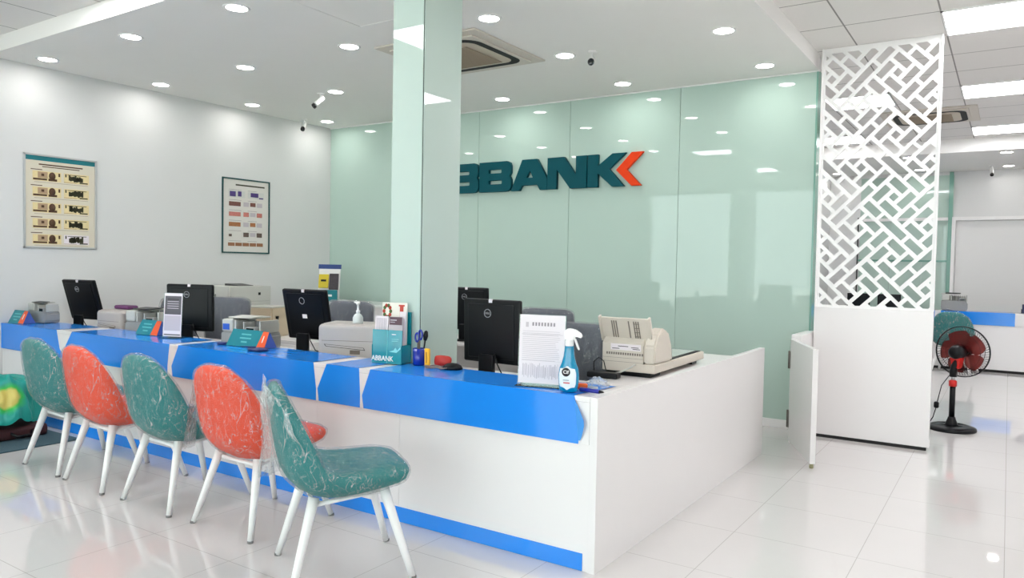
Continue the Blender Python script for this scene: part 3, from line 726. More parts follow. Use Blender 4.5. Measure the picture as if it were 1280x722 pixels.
# little hand gel bottle
t = thing('gel_bottle', 'clear white pump bottle standing on the grey printer by the pillar', 'bottle', (-3.72,3.72,1.024))
obj('body', MB().lathe([(0,0),(.034,0),(.036,.01),(.036,.04),(.026,.06),(.012,.07),(.012,.075)],20,mat('gel',(206,210,208),.2)), t)
obj('pump', MB().lathe([(.014,.075),(.014,.09),(.007,.092),(.007,.13),(.014,.132),(.014,.15),(0,.152)],14,WHITE2).box(-.035,.0,-.006,.006,.14,.15,WHITE2,bev=.002), t)

# ------------------------------------------------------------------ counter top things
ZL = ZCT+.0052
def tent(x,y,rz,label,n,L=.25,orange_right=True):
    t = thing('table_sign', label, 'table sign', (x,y,ZL), rz, 'folded teal table signs')
    h2, d = .115, .055
    M0 = RZ(PI/2)
    body = MB()
    bm = bmesh.new(); e = L/2
    V = [bm.verts.new(p) for p in ((-e,-d,0),(e,-d,0),(e,d,0),(-e,d,0),(-e+.012,0,h2),(e-.012,0,h2))]
    for q in ((0,1,5,4),(2,3,4,5),(0,3,2,1)): bm.faces.new([V[k] for k in q])
    body.add(bm, TEAL); obj('folded_card', body, t)
    ends = MB(); bm = bmesh.new(); V = [bm.verts.new(p) for p in ((e,-d,0),(e,d,0),(e-.012,0,h2))]; bm.faces.new(V)
    V = [bm.verts.new(p) for p in ((-e,-d,0),(-e,d,0),(-e+.012,0,h2))]; bm.faces.new(V)
    ends.add(bm, mat('card_blue',(60,86,160),.5)); obj('card_end', ends, t)
    an = math.atan2(h2, d); F = T((0,-d,0)) @ RX(an)
    sl = math.hypot(h2,d)
    bd = MB().prism([(e-.085,.002),(e-.001,.002),(e-.013,sl-.004),(e-.07,sl-.004)],-.0012,-.0002,ORANGE,M=F@RX(-PI/2)@Matrix.Diagonal((1,-1,1,1)) if False else F@Matrix(((1,0,0,0),(0,0,1,0),(0,-1,0,0),(0,0,0,1))))
    obj('orange_corner', bd, t)['label'] = 'orange corner of the card'
    pm = MB(); pa = mat('card_text',(90,170,172),.5)
    for r, (a, b) in enumerate(((-.08,.02),(-.085,.03),(-.06,.0))): pm.box(a,b,sl*(.68-.22*r),sl*(.68-.22*r)+.010,.0002,.001,pa,M=F)
    obj('lettering', pm, t)
    if n: text('number', n, .07, F@T((e-.045,sl*.5,.002)), WHITE2, t)
    return t
tent(-4.44,3.40,math.radians(2),'teal and orange table sign with number one, beside the stickered monitor','1',.40)
tent(-5.68,3.41,math.radians(4),'teal table sign half hidden by the narrow upright notice holder',None,.27)
tent(-7.43,3.22,math.radians(4),'teal and orange table sign at the far end by the left wall','1',.25)
def notice(x,y,rz,w,h2,label,dark=False):
    t = thing('notice_holder', label, 'notice holder', (x,y,ZL), rz, None)
    M = RX(-.06)
    obj('acrylic_stand', MB().box(-w/2,w/2,.0035,.0055,.0,h2,ACRYL,M=M).box(-w/2,-w/2+.003,-.001,.0035,0,h2,ACRYL,M=M).box(w/2-.003,w/2,-.001,.0035,0,h2,ACRYL,M=M).box(-w/2,w/2,-.045,.08,.0,.003,ACRYL), t)
    obj('sheet', MB().box(-w/2+.003,w/2-.003,.0005,.003,.012,h2-.002,PAPER,M=M), t)
    p = MB(); y0 = -.0001
    if dark:
        p.box(-w/2+.012,w/2-.012,-.0006,.0004,h2*.52,h2*.93,PRINTD,M=M)
        for k in range(5): p.box(-w*.3,w*.3,-.0012,-.0004,h2*(.85-k*.05),h2*(.865-k*.05),PRINTL if k != 0 else DARK,M=M)
        p.box(-w/2+.012,w/2-.012,-.0006,.0004,h2*.06,h2*.085,PRINTD,M=M)
        p.box(-w/2+.012,w/2-.012,-.0006,.0004,h2*.16,h2*.5,PRINTL,M=M)
    else:
        for k in range(8): p.box(-w*.22+k*w*.065,-w*.185+k*w*.065,-.0006,.0004,h2*.84,h2*.89,PRINT,M=M)
        p.box(-w*.36,-w*.3,-.0006,.0004,h2*.82,h2*.89,PRINTL,M=M)
        for k in range(16): p.box(-w*.42,w*(.40-.12*random.random()),-.0006,.0004,h2*(.76-k*.027),h2*(.766-k*.027),PRINTL,M=M)
        for k in range(26):
            a = -w*.40+k*w*.03; p.box(a,a+w*(.006+.012*random.random()),-.0006,.0004,h2*(.10+.05*random.random()),h2*(.26+.06*random.random()),PRINTL,M=M)
        p.box(-w*.42,w*.42,-.0006,.0004,h2*.35,h2*.353,PRINTL,M=M).box(-w*.44,w*.44,-.0006,.0004,h2*.72,h2*.723,PRINT,M=M)
    obj('print', p, t)
notice(-1.955,3.235,math.radians(14),.245,.36,'large white notice sheet in clear stand beside the spray bottle')
notice(-5.335,3.36,math.radians(18),.17,.345,'narrow grey and white notice in clear stand before a black monitor',True)
# spray bottle
t = thing('spray_bottle', 'blue cleaning spray bottle with white trigger head', 'spray bottle', (-1.765,3.185,ZL), math.radians(12))
SB = mat('spray_blue',(0,128,168),.12,spec=.6,coat=.3)
obj('bottle', MB().lathe([(0,0),(.036,0),(.044,.006),(.05,.04),(.052,.08),(.047,.115),(.036,.14),(.028,.17),(.024,.2),(.022,.222),(.017,.226)],28,SB,sy=.62), t)
tr = MB().lathe([(.02,.222),(.021,.225),(.021,.248),(.014,.252)],20,WHITE2)
tr.prism([(-.02,.248),(.02,.248),(.03,.27),(.062,.262),(.062,.282),(.03,.302),(-.005,.308),(-.026,.292)],-.013,.013,WHITE2,bev=.004)
tr.prism([(.022,.262),(.032,.258),(.045,.225),(.052,.205),(.046,.204),(.036,.225)],-.008,.008,WHITE2,bev=.002)
obj('trigger_head', tr, t)
lb = MB(); lm_ = mat('label_pale',(222,230,236),.4)
def lab(u, v, sc_=1.):
    a = -PI/2+(u-.5)*1.75; z = .012+.115*v; ww = math.sqrt(max(0,1-(2*v-1)**6))
    a = -PI/2+(u-.5)*1.9*ww
    r = [(.006,.044),(.04,.05),(.08,.052),(.115,.047),(.14,.036)]
    for (z0,r0),(z1,r1) in zip(r,r[1:]):
        if z0 <= z <= z1: R_ = r0+(r1-r0)*(z-z0)/(z1-z0); break
    R_ += .0009
    return (R_*math.cos(a), .62*R_*math.sin(a)-.0005, z)
lb.grid(13,9,lab,lm_); obj('label', lb, t)
obj('logo_disc', MB().lathe([(0,0),(.021,0),(.021,.0016),(0,.0016)],24,mat('logo_black',(20,20,24),.4),M=T((-.004,-.0335,.098))@RX(PI/2)), t)
text('logo_text','Cif',.024,T((-.004,-.0362,.098))@FACE_NY,WHITE2,t)
obj('label_stripe', MB().box(-.016,.016,-.0365,-.034,.044,.049,mat('label_red',(190,60,60),.5)).box(-.018,.012,-.0365,-.034,.058,.061,mat('label_ink',(120,140,160),.5)), t)
# cutter, pen, wad of film beside the bottle
tag(obj('paper_cutter', MB().box(-.05,.02,-.012,.012,0,.03,mat('cutter_orange',(232,96,28),.35),bev=.009).box(.02,.07,-.006,.006,.006,.016,ALU), None, (-1.735,3.285,ZL+.001), (0,0,.35)), 'orange box cutter lying beside the spray bottle', 'cutter')
t = thing('pen', 'dark blue pen lying on the counter corner', 'pen', (-1.665,3.225,ZL), math.radians(-5))
obj('barrel', MB().tube([(-.06,0,.010),(.05,0,.010)],.010,10,mat('pen_blue',(20,30,140),.3)), t); obj('tip', MB().tube([(.05,0,.010),(.075,0,.010)],.009,10,BLACK,r1=.002), t)
def wadfn(u, v):
    a = u*2*PI; b = v*PI*.5; n_ = noise.noise(Vector((math.cos(a)*2+v*3,math.sin(a)*2,v*4)))
    r = .036*math.cos(b)*(1+.5*n_); return (r*1.5*math.cos(a), r*math.sin(a), .002+.045*math.sin(b)*(1+.3*n_))
tag(obj('plastic_scrap', MB().grid(20,9,wadfn,WRAPL), None, (-1.715,3.40,ZL+.001), (0,0,.3)), 'crumpled clear plastic scrap between spray bottle and pen', 'plastic scrap')
# seal disc and pen tray
tag(obj('ink_pad', MB().lathe([(0,0),(.034,0),(.037,.004),(.037,.014),(.032,.017),(.02,.018),(0,.018)],24,mat('ink_blue',(16,32,92),.35)), None, (-4.69,3.345,ZL)), 'small round dark blue ink pad on the blue film', 'ink pad')
t = thing('pen_stand', 'dark blue counter pen stand in front of the number one sign', 'pen stand', (-4.20,3.27,ZL), math.radians(8))
obj('base', MB().lathe([(0,0),(.055,0),(.06,.004),(.056,.016),(.0,.02)],24,MATS['ink_blue'],sx=1.3), t)
obj('pen', MB().tube([(-.02,0,.02),(-.13,-.02,.024)],.0065,8,MATS['ink_blue'],r1=.003), t)
# brochure rack
t = thing('brochure_rack', 'teal acrylic brochure rack full of leaflets against the pillar', 'brochure rack', (-3.125,3.41,ZL), math.radians(12)); t.scale = (.8,.9,.93)
W_ = .255
TA = mat('teal_acrylic',(0,136,150),.12,spec=.6,noise_amt=.1,noise_scale=12)
obj('rack_front', MB().box(-W_/2,W_/2,-.065,-.060,.0,.215,TA,M=RX(-.05)).box(-W_/2,W_/2,-.065,.075,0,.005,TA).box(-W_/2,-W_/2+.004,-.065,.07,0,.12,TA).box(W_/2-.004,W_/2,-.065,.07,0,.12,TA).box(.003,.006,-.068,-.06,.0,.215,mat('acryl_edge',(120,205,210),.2),M=RX(-.05)), t)
obj('rack_back', MB().box(-W_/2,W_/2,.066,.07,0,.33,TA), t)
text('lettering','ABBANK',.046,RX(-.05)@T((-.035,-.0665,.028))@FACE_NY,WHITE2,t,sx=1.05)
obj('front_print', MB().box(.04,.075,-.0665,-.0645,.185,.189,WHITE2,M=RX(-.05)).box(.04,.1,-.0665,-.0645,.155,.158,MATS['acryl_edge'],M=RX(-.05)).box(.04,.095,-.0665,-.0645,.143,.146,MATS['acryl_edge'],M=RX(-.05)).prism([(.02,.075),(.06,.085),(.075,.105),(.09,.085),(.118,.11),(.118,.095),(.085,.07)],-.0665,-.0645,MATS['acryl_edge'],M=RX(-.05)), t)
def leaflet(name, label, x0, x1, y, z1, m, lean, extra=None):
    q = thing('leaflet', label, 'leaflet', (-3.125,3.41,ZL+.0085), math.radians(12), 'leaflets in the teal rack'); q.scale = (.8,.9,.95)
    for k in range(3): obj('sheet', MB().box(x0,x1,y+k*.004,y+k*.004+.003,.0,z1-.003*k,m,M=RX(lean)), q)
    for nm, ex in (extra or ()): obj(nm, ex, q)
RD = mat('print_red',(186,62,48),.6,noise_amt=.3,noise_scale=60); GR = mat('print_leaf',(74,104,54),.6,noise_amt=.4,noise_scale=80)
e1 = MB()
for k in range(10):
    a = k*2*PI/10; e1.lathe([(0,0),(.013,0),(.013,.0012),(0,.0012)],8,(RD if k % 2 else GR),M=RX(-.03)@T((-.065+.029*math.cos(a),.0285,.318+.038*math.sin(a)))@RX(PI/2))
e4 = MB().box(.045,.075,.027,.0295,.27,.353,RD,M=RX(-.03)).box(.035,.085,.027,.0295,.352,.362,RD,M=RX(-.03))
leaflet('a','tall cream leaflet with red and green wreath at the back',-.11,.105,.03,.375,mat('leaflet_cream',(226,222,212),.6),-.03,(('wreath_print',e1),('red_print',e4)))
e2 = MB().box(.008,.115,-.0525,-.0505,.235,.285,mat('leaflet_maroon',(82,52,62),.5),M=RX(-.045)).box(.015,.07,-.0535,-.052,.262,.268,PRINTL,M=RX(-.045)).box(.015,.055,-.0535,-.052,.25,.254,PRINTL,M=RX(-.045))
leaflet('b','maroon topped leaflet in the right pocket',.004,.12,-.05,.285,mat('leaflet_grey',(190,180,184),.6),-.045,(('cover_print',e2),))
e3 = MB()
for k in range(7): e3.box(-.105+.013*k,-.1+.013*k,-.0525,-.0505,.20,.275,PRINTL,M=RX(-.045))
leaflet('c','pale striped leaflet in the left pocket',-.118,-.006,-.05,.288,PAPER,-.045,(('stripe_print',e3),))
leaflet('d','bundle of white leaflets at the right edge',.07,.122,-.01,.32,PAPER,-.03)
# pen cup, scissors, marker
t = thing('pen_cup', 'dark blue pen cup in front of the pillar', 'pen cup', (-2.93,3.44,ZL))
NV = mat('cup_blue',(10,40,150),.2,spec=.6)
obj('cup', MB().lathe([(.034,.0),(.036,.002),(.038,.10),(.035,.10),(.033,.006),(0,.006)],24,NV).lathe([(0,.0),(.034,0),(.034,.004),(0,.004)],24,NV), t)
t = thing('scissors', 'scissors with blue looped handles standing in the pen cup', 'scissors', (-2.935,3.44,ZL+.008))
def loop(cx,cz,rx_,rz_): return [(cx+rx_*math.cos(k*PI/8),0,cz+rz_*math.sin(k*PI/8)) for k in range(16)]
obj('handle', MB().tube(loop(-.012,.155,.014,.026),.006,8,NV,closed=True), t); obj('handle', MB().tube(loop(.014,.172,.013,.028),.006,8,NV,closed=True), t)
obj('blade', MB().box(-.01,.0,-.002,.002,.0,.135,STEEL).box(.002,.012,-.002,.002,.0,.145,STEEL), t)
t = thing('brush', 'black round headed handle standing in the pen cup', 'brush', (-2.915,3.45,ZL+.008))
obj('handle', MB().tube([(.0,0,.0),(.022,0,.14)],.005,8,BLACK), t); obj('head', MB().lathe([(0,-.034),(.012,-.026),(.017,0),(.012,.026),(0,.034)],14,BLACK,M=T((.026,0,.168))@RY(.15),sy=.7), t)
tag(obj('box_cutter', MB().box(-.017,.017,-.009,.009,0,.105,mat('cutter_yellow',(248,186,44),.35),bev=.005).box(-.006,.006,-.012,-.008,.02,.085,mat('cutter_dark',(200,140,30),.4)), None, (-2.852,3.425,ZL), (0,-.02,0)), 'yellow box cutter standing upright beside the pen cup', 'cutter')
def pouch(u, v):
    a = u*2*PI; b = (v-.5)*PI; n_ = noise.noise(Vector((math.cos(a)*1.7,math.sin(a)*1.7,v*3)))
    r = math.cos(b)**.45
    return (.062*r*math.cos(a)*(1+.12*n_), .03*r*math.sin(a)*(1+.2*n_), .033+.033*math.sin(b)*(1+.15*n_))
tag(obj('red_pouch', MB().grid(24,13,pouch,mat('pouch_red',(172,34,24),.5)), None, (-2.765,3.46,ZL)), 'small red pouch between the yellow cutter and the mouse', 'pouch')
t = thing('mouse', 'black computer mouse on the desk edge beside the monitor', 'mouse', (-2.66,3.42,ZL), math.radians(30))
obj('body', MB().lathe([(0,0),(.055,.0),(.06,.006),(.052,.022),(.03,.034),(0,.038)],24,BLACK,sy=.6), t)
obj('wheel', MB().lathe([(.006,-.004),(.008,0),(.006,.004)],12,GREYP,M=T((.03,0,.033))@RX(PI/2)), t)
tag(obj('cable_coil', MB().tube([(.05*math.cos(k*.5)*(1+.02*k),.03*math.sin(k*.5),.005+.004*(k%3)) for k in range(40)],.004,6,mat('cable_grey',(120,104,98),.5)), None, (-2.755,3.385,ZL)), 'coil of thin grey cable in front of the red pouch', 'cable')

# ------------------------------------------------------------------ document scanner on the return desk
t = thing('document_scanner', 'cream flatbed document scanner with raised feeder tray', 'scanner', (-2.0,4.38,.751), math.radians(2))
obj('flatbed', MB().box(-.18,.18,.0,1.0,.03,.085,CREAM,bev=.006).box(-.16,.16,.33,.98,.085,.089,DARK).box(-.13,.13,.36,.95,.089,.091,mat('bed_glass',(176,180,172),.1)), t)
obj('feet', MB().box(-.16,.14,.03,.2,0,.03,BLACK).box(-.16,.14,.85,.95,0,.03,BLACK), t)
obj('feeder', MB().prism([(-.001,.03),(-.001,.21),(.06,.26),(.16,.285),(.26,.25),(.31,.17),(.33,.085),(.33,.03)],-.18,.10,CREAM,M=Matrix(((0,1,0,0),(1,0,0,0),(0,0,1,0),(0,0,0,1))),bev=.006), t)
obj('feeder_side', MB().prism([(.0,.085),(.0,.2),(.05,.27),(.14,.31),(.24,.28),(.30,.19),(.32,.085)],.10,.18,CREAM,M=Matrix(((0,1,0,0),(1,0,0,0),(0,0,1,0),(0,0,0,1))),bev=.012), t)
tm = T((0,.06,.22)) @ RX(.42)
fd = MB().box(-.19,.13,-.012,.0,.0,.17,CREAM,bev=.004,M=tm).box(-.205,-.19,-.02,.012,.0,.175,CREAM,bev=.003,M=tm).box(.13,.145,-.02,.012,.0,.175,CREAM,bev=.003,M=tm)
obj('feeder_tray', fd, t)
rb = MB(); BR = mat('tray_print',(120,112,104),.6)
for aa in ((-.115,-.10,-.085),(.0,),(.035,.05,.065)):
    rb = MB()
    for a in aa: rb.box(a-.004,a+.004,-.0135,-.0115,.03,.15,BR,M=tm)
    obj('tray_guide', rb, t)
rb = MB()
for k in range(4): rb.box(.03,.07,-.0135,-.0115,.04+k*.03,.044+k*.03,BR,M=tm)
obj('tray_table', rb, t)
sl = MB().box(-.12,.085,-.003,-.0005,.165,.205,PAPER)
for a,b,z in ((-.11,-.06,.175),(-.07,.0,.19),(.02,.07,.185),(.03,.08,.175)): sl.box(a,b,-.004,-.003,z-.002,z+.002,BLACK)
obj('sticker', sl, t)
vt = MB()
for k in range(16): vt.box(-.15+k*.016,-.14+k*.016,-.003,0,.135,.15,BR)
vt.box(-.18,.1,-.0025,0,.115,.1165,BR).box(-.18,.1,-.0025,0,.09,.0915,BR)
obj('vents', vt, t)
obj('cable', MB().tube([(.05,-.005,.08),(.03,-.04,.06),(-.03,-.07,.03),(-.12,-.09,.012),(-.2,-.06,.012)],.006,8,GREYL).tube([(-.14,-.02,.02),(-.155,-.03,.09),(-.19,-.03,.11),(-.225,-.03,.08),(-.22,-.03,.02)],.003,6,BLACK), t)
tag(obj('power_adapter', MB().box(-.10,.10,-.04,.04,0,.035,BLACK,bev=.008), None, (-2.1,4.24,.751), (0,0,.1)), 'black power adapter on the desk before the scanner', 'adapter')

# ------------------------------------------------------------------ lattice screen
YS_ = 6.93; SX0, SX1, SZ1, SZ0 = -1.405, -.497, ZT-.002, 1.13
t = thing('lattice_screen', 'tall white partition screen with cut out diagonal lattice above solid panel', 'partition screen', ((SX0+SX1)/2,YS_,0))
cx = (SX0+SX1)/2
obj('lower_panel', MB().box(SX0-cx,SX1-cx,-.03,.03,.028,SZ0,WHITE,bev=.002), t)
obj('plinth', MB().box(SX0-cx+.02,SX1-cx-.02,-.022,.02,0,.028,DARK), t)
def clip(poly, x0, x1, z0, z1):
    def cl(p, ins, inter):
        out = []
        for i in range(len(p)):
            a, b = p[i-1], p[i]
            if ins(b):
                if not ins(a): out.append(inter(a,b))
                out.append(b)
            elif ins(a): out.append(inter(a,b))
        return out
    def ix(v): return lambda a,b: (v, a[1]+(b[1]-a[1])*(v-a[0])/(b[0]-a[0]))
    def iz(v): return lambda a,b: (a[0]+(b[0]-a[0])*(v-a[1])/(b[1]-a[1]), v)
    for ins, it in ((lambda q: q[0] >= x0, ix(x0)),(lambda q: q[0] <= x1, ix(x1)),(lambda q: q[1] >= z0, iz(z0)),(lambda q: q[1] <= z1, iz(z1))):
        if poly: poly = cl(poly, ins, it)
    return poly
slots = []
P_ = .36; hw = .0285
A0 = (-.817+3.08)/math.sqrt(2); B0 = (-.817-3.08)/math.sqrt(2)
for i in range(-9,10):
    for j in range(-9,10):
        a, b = i*P_, j*P_; ev = (i+j) % 2 == 0
        slots.append((a-.025,a+.025,b-.025,b+.025))
        s_ = 1 if ev else -1
        lo, hi = (-.114,.027) if ev else (-.027,.114)
        slots.append((a+lo,a+hi,b-.09-hw,b-.09+hw)); slots.append((a-hi,a-lo,b+.09-hw,b+.09+hw))
        slots.append((a+.09-hw,a+.09+hw,b+lo,b+hi)); slots.append((a-.09-hw,a-.09+hw,b-hi,b-lo))
        # crossing and strips
        ca, cb = a+.18, b+.18
        if ev: slots.append((ca-.12,ca+.117,cb-hw,cb+hw))
        else: slots.append((ca-hw,ca+hw,cb-.12,cb+.117))
        # strip along a at cb between crossing (i-1,j) and (i,j): crossing (i,j) is long along a when ev
        if ev: slots.append((a-.18+.068,a+.027,cb-hw,cb+hw))
        else: slots.append((a-.027,a+.18-.068,cb-hw,cb+hw))
        if not ev: slots.append((ca-hw,ca+hw,b-.18+.068,b+.027))
        else: slots.append((ca-hw,ca+hw,b-.027,b+.18-.068))
cu = bpy.data.curves.new('lattice', 'CURVE'); cu.dimensions = '2D'; cu.fill_mode = 'BOTH'; cu.extrude = .007
def spl(poly):
    sp = cu.splines.new('POLY'); sp.points.add(len(poly)-1); sp.use_cyclic_u = True
    for p, (x, z) in zip(sp.points, poly): p.co = (x-cx, z, 0, 1)
spl([(SX0+.002,SZ0),(SX1-.002,SZ0),(SX1-.002,SZ1),(SX0+.002,SZ1)])
IX0,IX1,IZ0,IZ1 = SX0+.03,SX1-.03,SZ0+.02,SZ1-.045
def area(p): return abs(sum(p[i-1][0]*p[i][1]-p[i][0]*p[i-1][1] for i in range(len(p))))/2
for a0,a1,b0,b1 in slots:
    q = []
    for a, b in ((a0-.002,b0-.002),(a1+.002,b0-.002),(a1+.002,b1+.002),(a0-.002,b1+.002)):
        A, B = A0+a, B0+b; q.append(((A+B)/math.sqrt(2), (A-B)/math.sqrt(2)))
    q = clip(q, IX0, IX1, IZ0, IZ1)
    if len(q) > 2 and area(q) > 1.5e-4: spl(q)
o = bpy.data.objects.new('tmp', cu); C.objects.link(o)
me = bpy.data.meshes.new_from_object(o.evaluated_get(bpy.context.evaluated_depsgraph_get())); bpy.data.objects.remove(o)
me.transform(FACE_NY); me.materials.clear(); me.materials.append(WHITE2)
link('lattice', me, t)
obj('post', MB().box(SX1-cx-.012,SX1-cx,-.03,.03,SZ0,SZ1,WHITE2,bev=.002), t); obj('post', MB().box(SX0-cx,SX0-cx+.012,-.03,.03,SZ0,SZ1,WHITE2,bev=.002), t)

# ------------------------------------------------------------------ half height swing gate and its post panel
tag(obj('gate_post', MB().box(-1.50,-1.415,6.52,YB-.014,0,.905,WHITE,bev=.002)), 'low white post panel against the green glass behind the swing gate', 'gate post')
t = thing('swing_gate', 'white half height swing gate standing open beside the lattice screen', 'gate', (-1.475,6.47,0), math.atan2(-.72,.325))
L_ = math.hypot(.325,.72)
obj('leaf', MB().box(0,L_,-.019,.019,.035,.872,WHITE,bev=.002), t)
for z in (.21,.70): obj('hinge', MB().tube([(-.012,-.022,z-.072),(-.012,-.022,z+.072)],.011,10,STEEL).box(-.024,.02,-.023,-.0195,z-.07,z+.07,STEEL), t)
obj('floor_bolt', MB().lathe([(.014,0),(.016,.01),(.012,.036)],12,mat('bolt_brass',(150,146,110),.4),M=T((L_-.03,0,0))), t)

# ------------------------------------------------------------------ pedestal fan
t = thing('pedestal_fan', 'black and red pedestal fan standing beside the lattice screen', 'fan', (-.40,8.0,0))
obj('base', MB().lathe([(.10,.0),(.2,.0),(.205,.012),(.2,.03),(.16,.045),(.10,.05),(.10,.0)],40,BLACK).box(-.11,.11,-.03,.03,.02,.05,BLACK,bev=.006).lathe([(.06,.03),(.05,.06),(.035,.10),(.03,.12)],24,BLACK), t)
obj('pole', MB().lathe([(.024,.08),(.024,.42)],18,BLACK).lathe([(.015,.42),(.015,.54)],16,ALU), t)
RDP = mat('fan_red',(196,28,22),.35)
obj('collar', MB().lathe([(.027,.40),(.034,.405),(.034,.45),(.024,.46)],20,RDP), t)['label'] = 'red collar'
obj('neck', MB().tube([(0,0,.49),(.0,0,.54),(.012,.0,.60),(.03,.01,.66)],.032,12,BLACK,r1=.03), t)
H_ = T((.045,.075,.715)) @ RZ(math.radians(160))
obj('motor', MB().lathe([(0,-.02),(.05,-.015),(.066,.02),(.068,.07),(.055,.12),(.03,.14),(0,.142)],24,BLACK,M=H_@RX(-PI/2)), t)
obj('neck_cover', MB().prism([(-.028,-.15),(.028,-.15),(.05,-.04),(-.05,-.04)],.02,.10,RDP,M=H_,bev=.008), t)['label'] = 'red neck cover'
obj('hub', MB().lathe([(0,-.02),(.03,-.018),(.04,0),(.04,.03)],24,BLACK,M=H_@T((0,-.06,0))@RX(PI/2)), t)
BLADE = bpy.data.materials.new('fan_blade'); BLADE.use_nodes = True
nt = BLADE.node_tree; nt.nodes['Principled BSDF'].inputs['Base Color'].default_value = lin((150,34,32))+(1,); nt.nodes['Principled BSDF'].inputs['Roughness'].default_value = .3
tb = nt.nodes.new('ShaderNodeBsdfTransparent'); tb.inputs[0].default_value = lin((225,170,165))+(1,); ms = nt.nodes.new('ShaderNodeMixShader'); ms.inputs[0].default_value = .3
nt.links.new(tb.outputs[0], ms.inputs[1]); nt.links.new(nt.nodes['Principled BSDF'].outputs[0], ms.inputs[2]); nt.links.new(ms.outputs[0], nt.nodes['Material Output'].inputs[0])
for k in range(5):
    bl = MB(); a = k*2*PI/5
    def bf(u, v, a=a):
        r = .035+.16*u; th = (v-.5)*(.55+.75*math.sin(PI*min(1,u*.8+.1)))
        return (r*math.sin(th+.3*u), -.05+.045*(v-.5)*(1-.3*u), r*math.cos(th+.3*u))
    bl.grid(9,9,bf,BLADE,M=H_@RY(a)); o = obj('blade', bl, t)
    s = o.modifiers.new('s','SOLIDIFY'); s.thickness = .003
for nm, yy, dep in (('front_grille',-.055,-.07),('rear_grille',-.045,.06)):
    gm = MB(); 
    for k in range(60):
        a = k*2*PI/60; pts = []
        for q in range(7):
            r = .05+(.232-.05)*q/6; d = yy+dep*(1-(q/6)**2.6) if nm == 'front_grille' else yy+dep*(1-(q/6)**2.6)
            tw = a+.25*(1-q/6); pts.append((r*math.cos(tw), d, r*math.sin(tw)))
        gm.tube(pts,.0014,4,BLACK,M=H_)
    for rr, dd in ((.232,0),(.17,.6),(.05,1)):
        gm.tube([(rr*math.cos(k*PI/24), yy+dep*(0 if rr > .2 else (1-((rr-.05)/.182)**2.6)), rr*math.sin(k*PI/24)) for k in range(48)],.0026 if rr < .2 else .005,6,BLACK,M=H_,closed=True)
    obj(nm, gm, t)
obj('badge', MB().lathe([(0,0),(.05,0),(.05,.006),(0,.006)],24,BLACK,M=H_@T((0,-.128,0))@RX(PI/2)), t)
obj('power_cord', MB().tube([(-.03,.02,.50),(-.09,.0,.40),(-.12,-.02,.24),(-.13,-.03,.18),(-.15,-.02,.1),(-.2,.05,.004)],.004,6,BLACK).lathe([(.015,-.03),(.022,-.02),(.022,.02),(.012,.03)],12,BLACK,M=T((-.125,-.025,.22))), t)

# ------------------------------------------------------------------ far counter in the side room
FZ = .87
ft = thing('far_counter', 'white counter with blue film across the far side room', 'counter', (0,13.0,0))
obj('front_panel', MB().box(XS+.01,2.2,.0,.03,.04,.7,WHITE), ft); obj('kick', MB().box(XS+.01,2.2,.02,.03,0,.04,DARK), ft)
obj('fascia', MB().box(XS+.01,2.2,-.006,.03,.69,FZ-.025,WHITE), ft); obj('top', MB().box(XS+.01,2.2,-.008,.36,FZ-.025,FZ,WHITE,bev=.002), ft); obj('desk_top', MB().box(XS+.01,2.2,.362,.9,.70,.725,WHITE), ft)
for a, b in ((-2.28,-1.62),(-1.55,-.92),(-.84,.09)):
    o = obj('protective_film', MB().box(a,b,-.011,-.0085,.685,FZ+.002,BLUE).box(a,b-.02,-.011,.3,FZ+.0005,FZ+.003,BLUE), ft); o['label'] = 'blue film sheet on the far counter edge'
q = money_counter(-.68,13.16,math.radians(4),'grey banknote counter on the far counter beside the lattice screen',z=FZ+.006)
monitor(-1.62,13.6,math.radians(6),0,'black monitor on the far counter seen through the lattice bottom',z=.726,text_logo=False).scale = (.8,.8,.72)
monitor(-2.08,13.6,math.radians(6),0,'black monitor at the far counter end by the side wall',z=.726,text_logo=False).scale = (.8,.8,.72)
tag(obj('file_box', MB().box(-.09,.09,-.06,.06,0,.13,mat('box_navy',(26,26,70),.4),bev=.006).box(-.1,-.07,-.05,.05,0,.06,BLACK)), 'dark navy file box on the far counter at the right edge', 'box').location = (.26,13.15,FZ+.004)

# ------------------------------------------------------------------ mat, bag and draped raincoat at the left
tag(obj('floor_mat', MB().box(XL+.02,-6.09,1.6,3.06,0.0005,.010,mat('mat_grey',(58,82,92),.9,noise_amt=.2,noise_scale=80,bump=.5,bump_scale=120),bev=.003)), 'dark blue grey floor mat by the left wall', 'mat')
def heap(u, v, cx_, cy_, rx_, ry_, h2, seed, flare=.15):
    a = u*2*PI; b = v*PI/2
    n_ = noise.noise(Vector((math.cos(a)*1.6+seed,math.sin(a)*1.6,v*2)))+.5*noise.noise(Vector((math.cos(a)*4,math.sin(a)*4+seed,v*5)))
    f2 = .09*math.sin(a*7+5*n_)*(1-.7*v)+.06*math.sin(a*17+3*n_)*(1-v)
    r = (math.cos(b)**.6)*(1+flare*n_+f2)
    return (cx_+rx_*r*math.cos(a), cy_+ry_*r*math.sin(a), h2*math.sin(b)**1.1*(1+.2*n_)+.02*(1-v)*math.sin(a*5+1)+.015*math.sin(a*13)*(1-v))
bag = thing('travel_bag', 'dark maroon bag on the floor under the teal raincoat', 'bag', (-6.66,2.78,.011))
obj('body', MB().box(-.2,.24,-.2,.2,0,.095,mat('bag_maroon',(56,14,18),.7,noise_amt=.3,noise_scale=30),bev=.03,seg=4), bag)
obj('handle', MB().tube([(.22,-.08,.06),(.28,-.05,.03),(.28,.05,.03),(.22,.08,.06)],.012,8,BLACK), bag)
RC = bpy.data.materials.new('raincoat'); RC.use_nodes = True
nt = RC.node_tree; bs = nt.nodes['Principled BSDF']; bs.inputs['Roughness'].default_value = .45
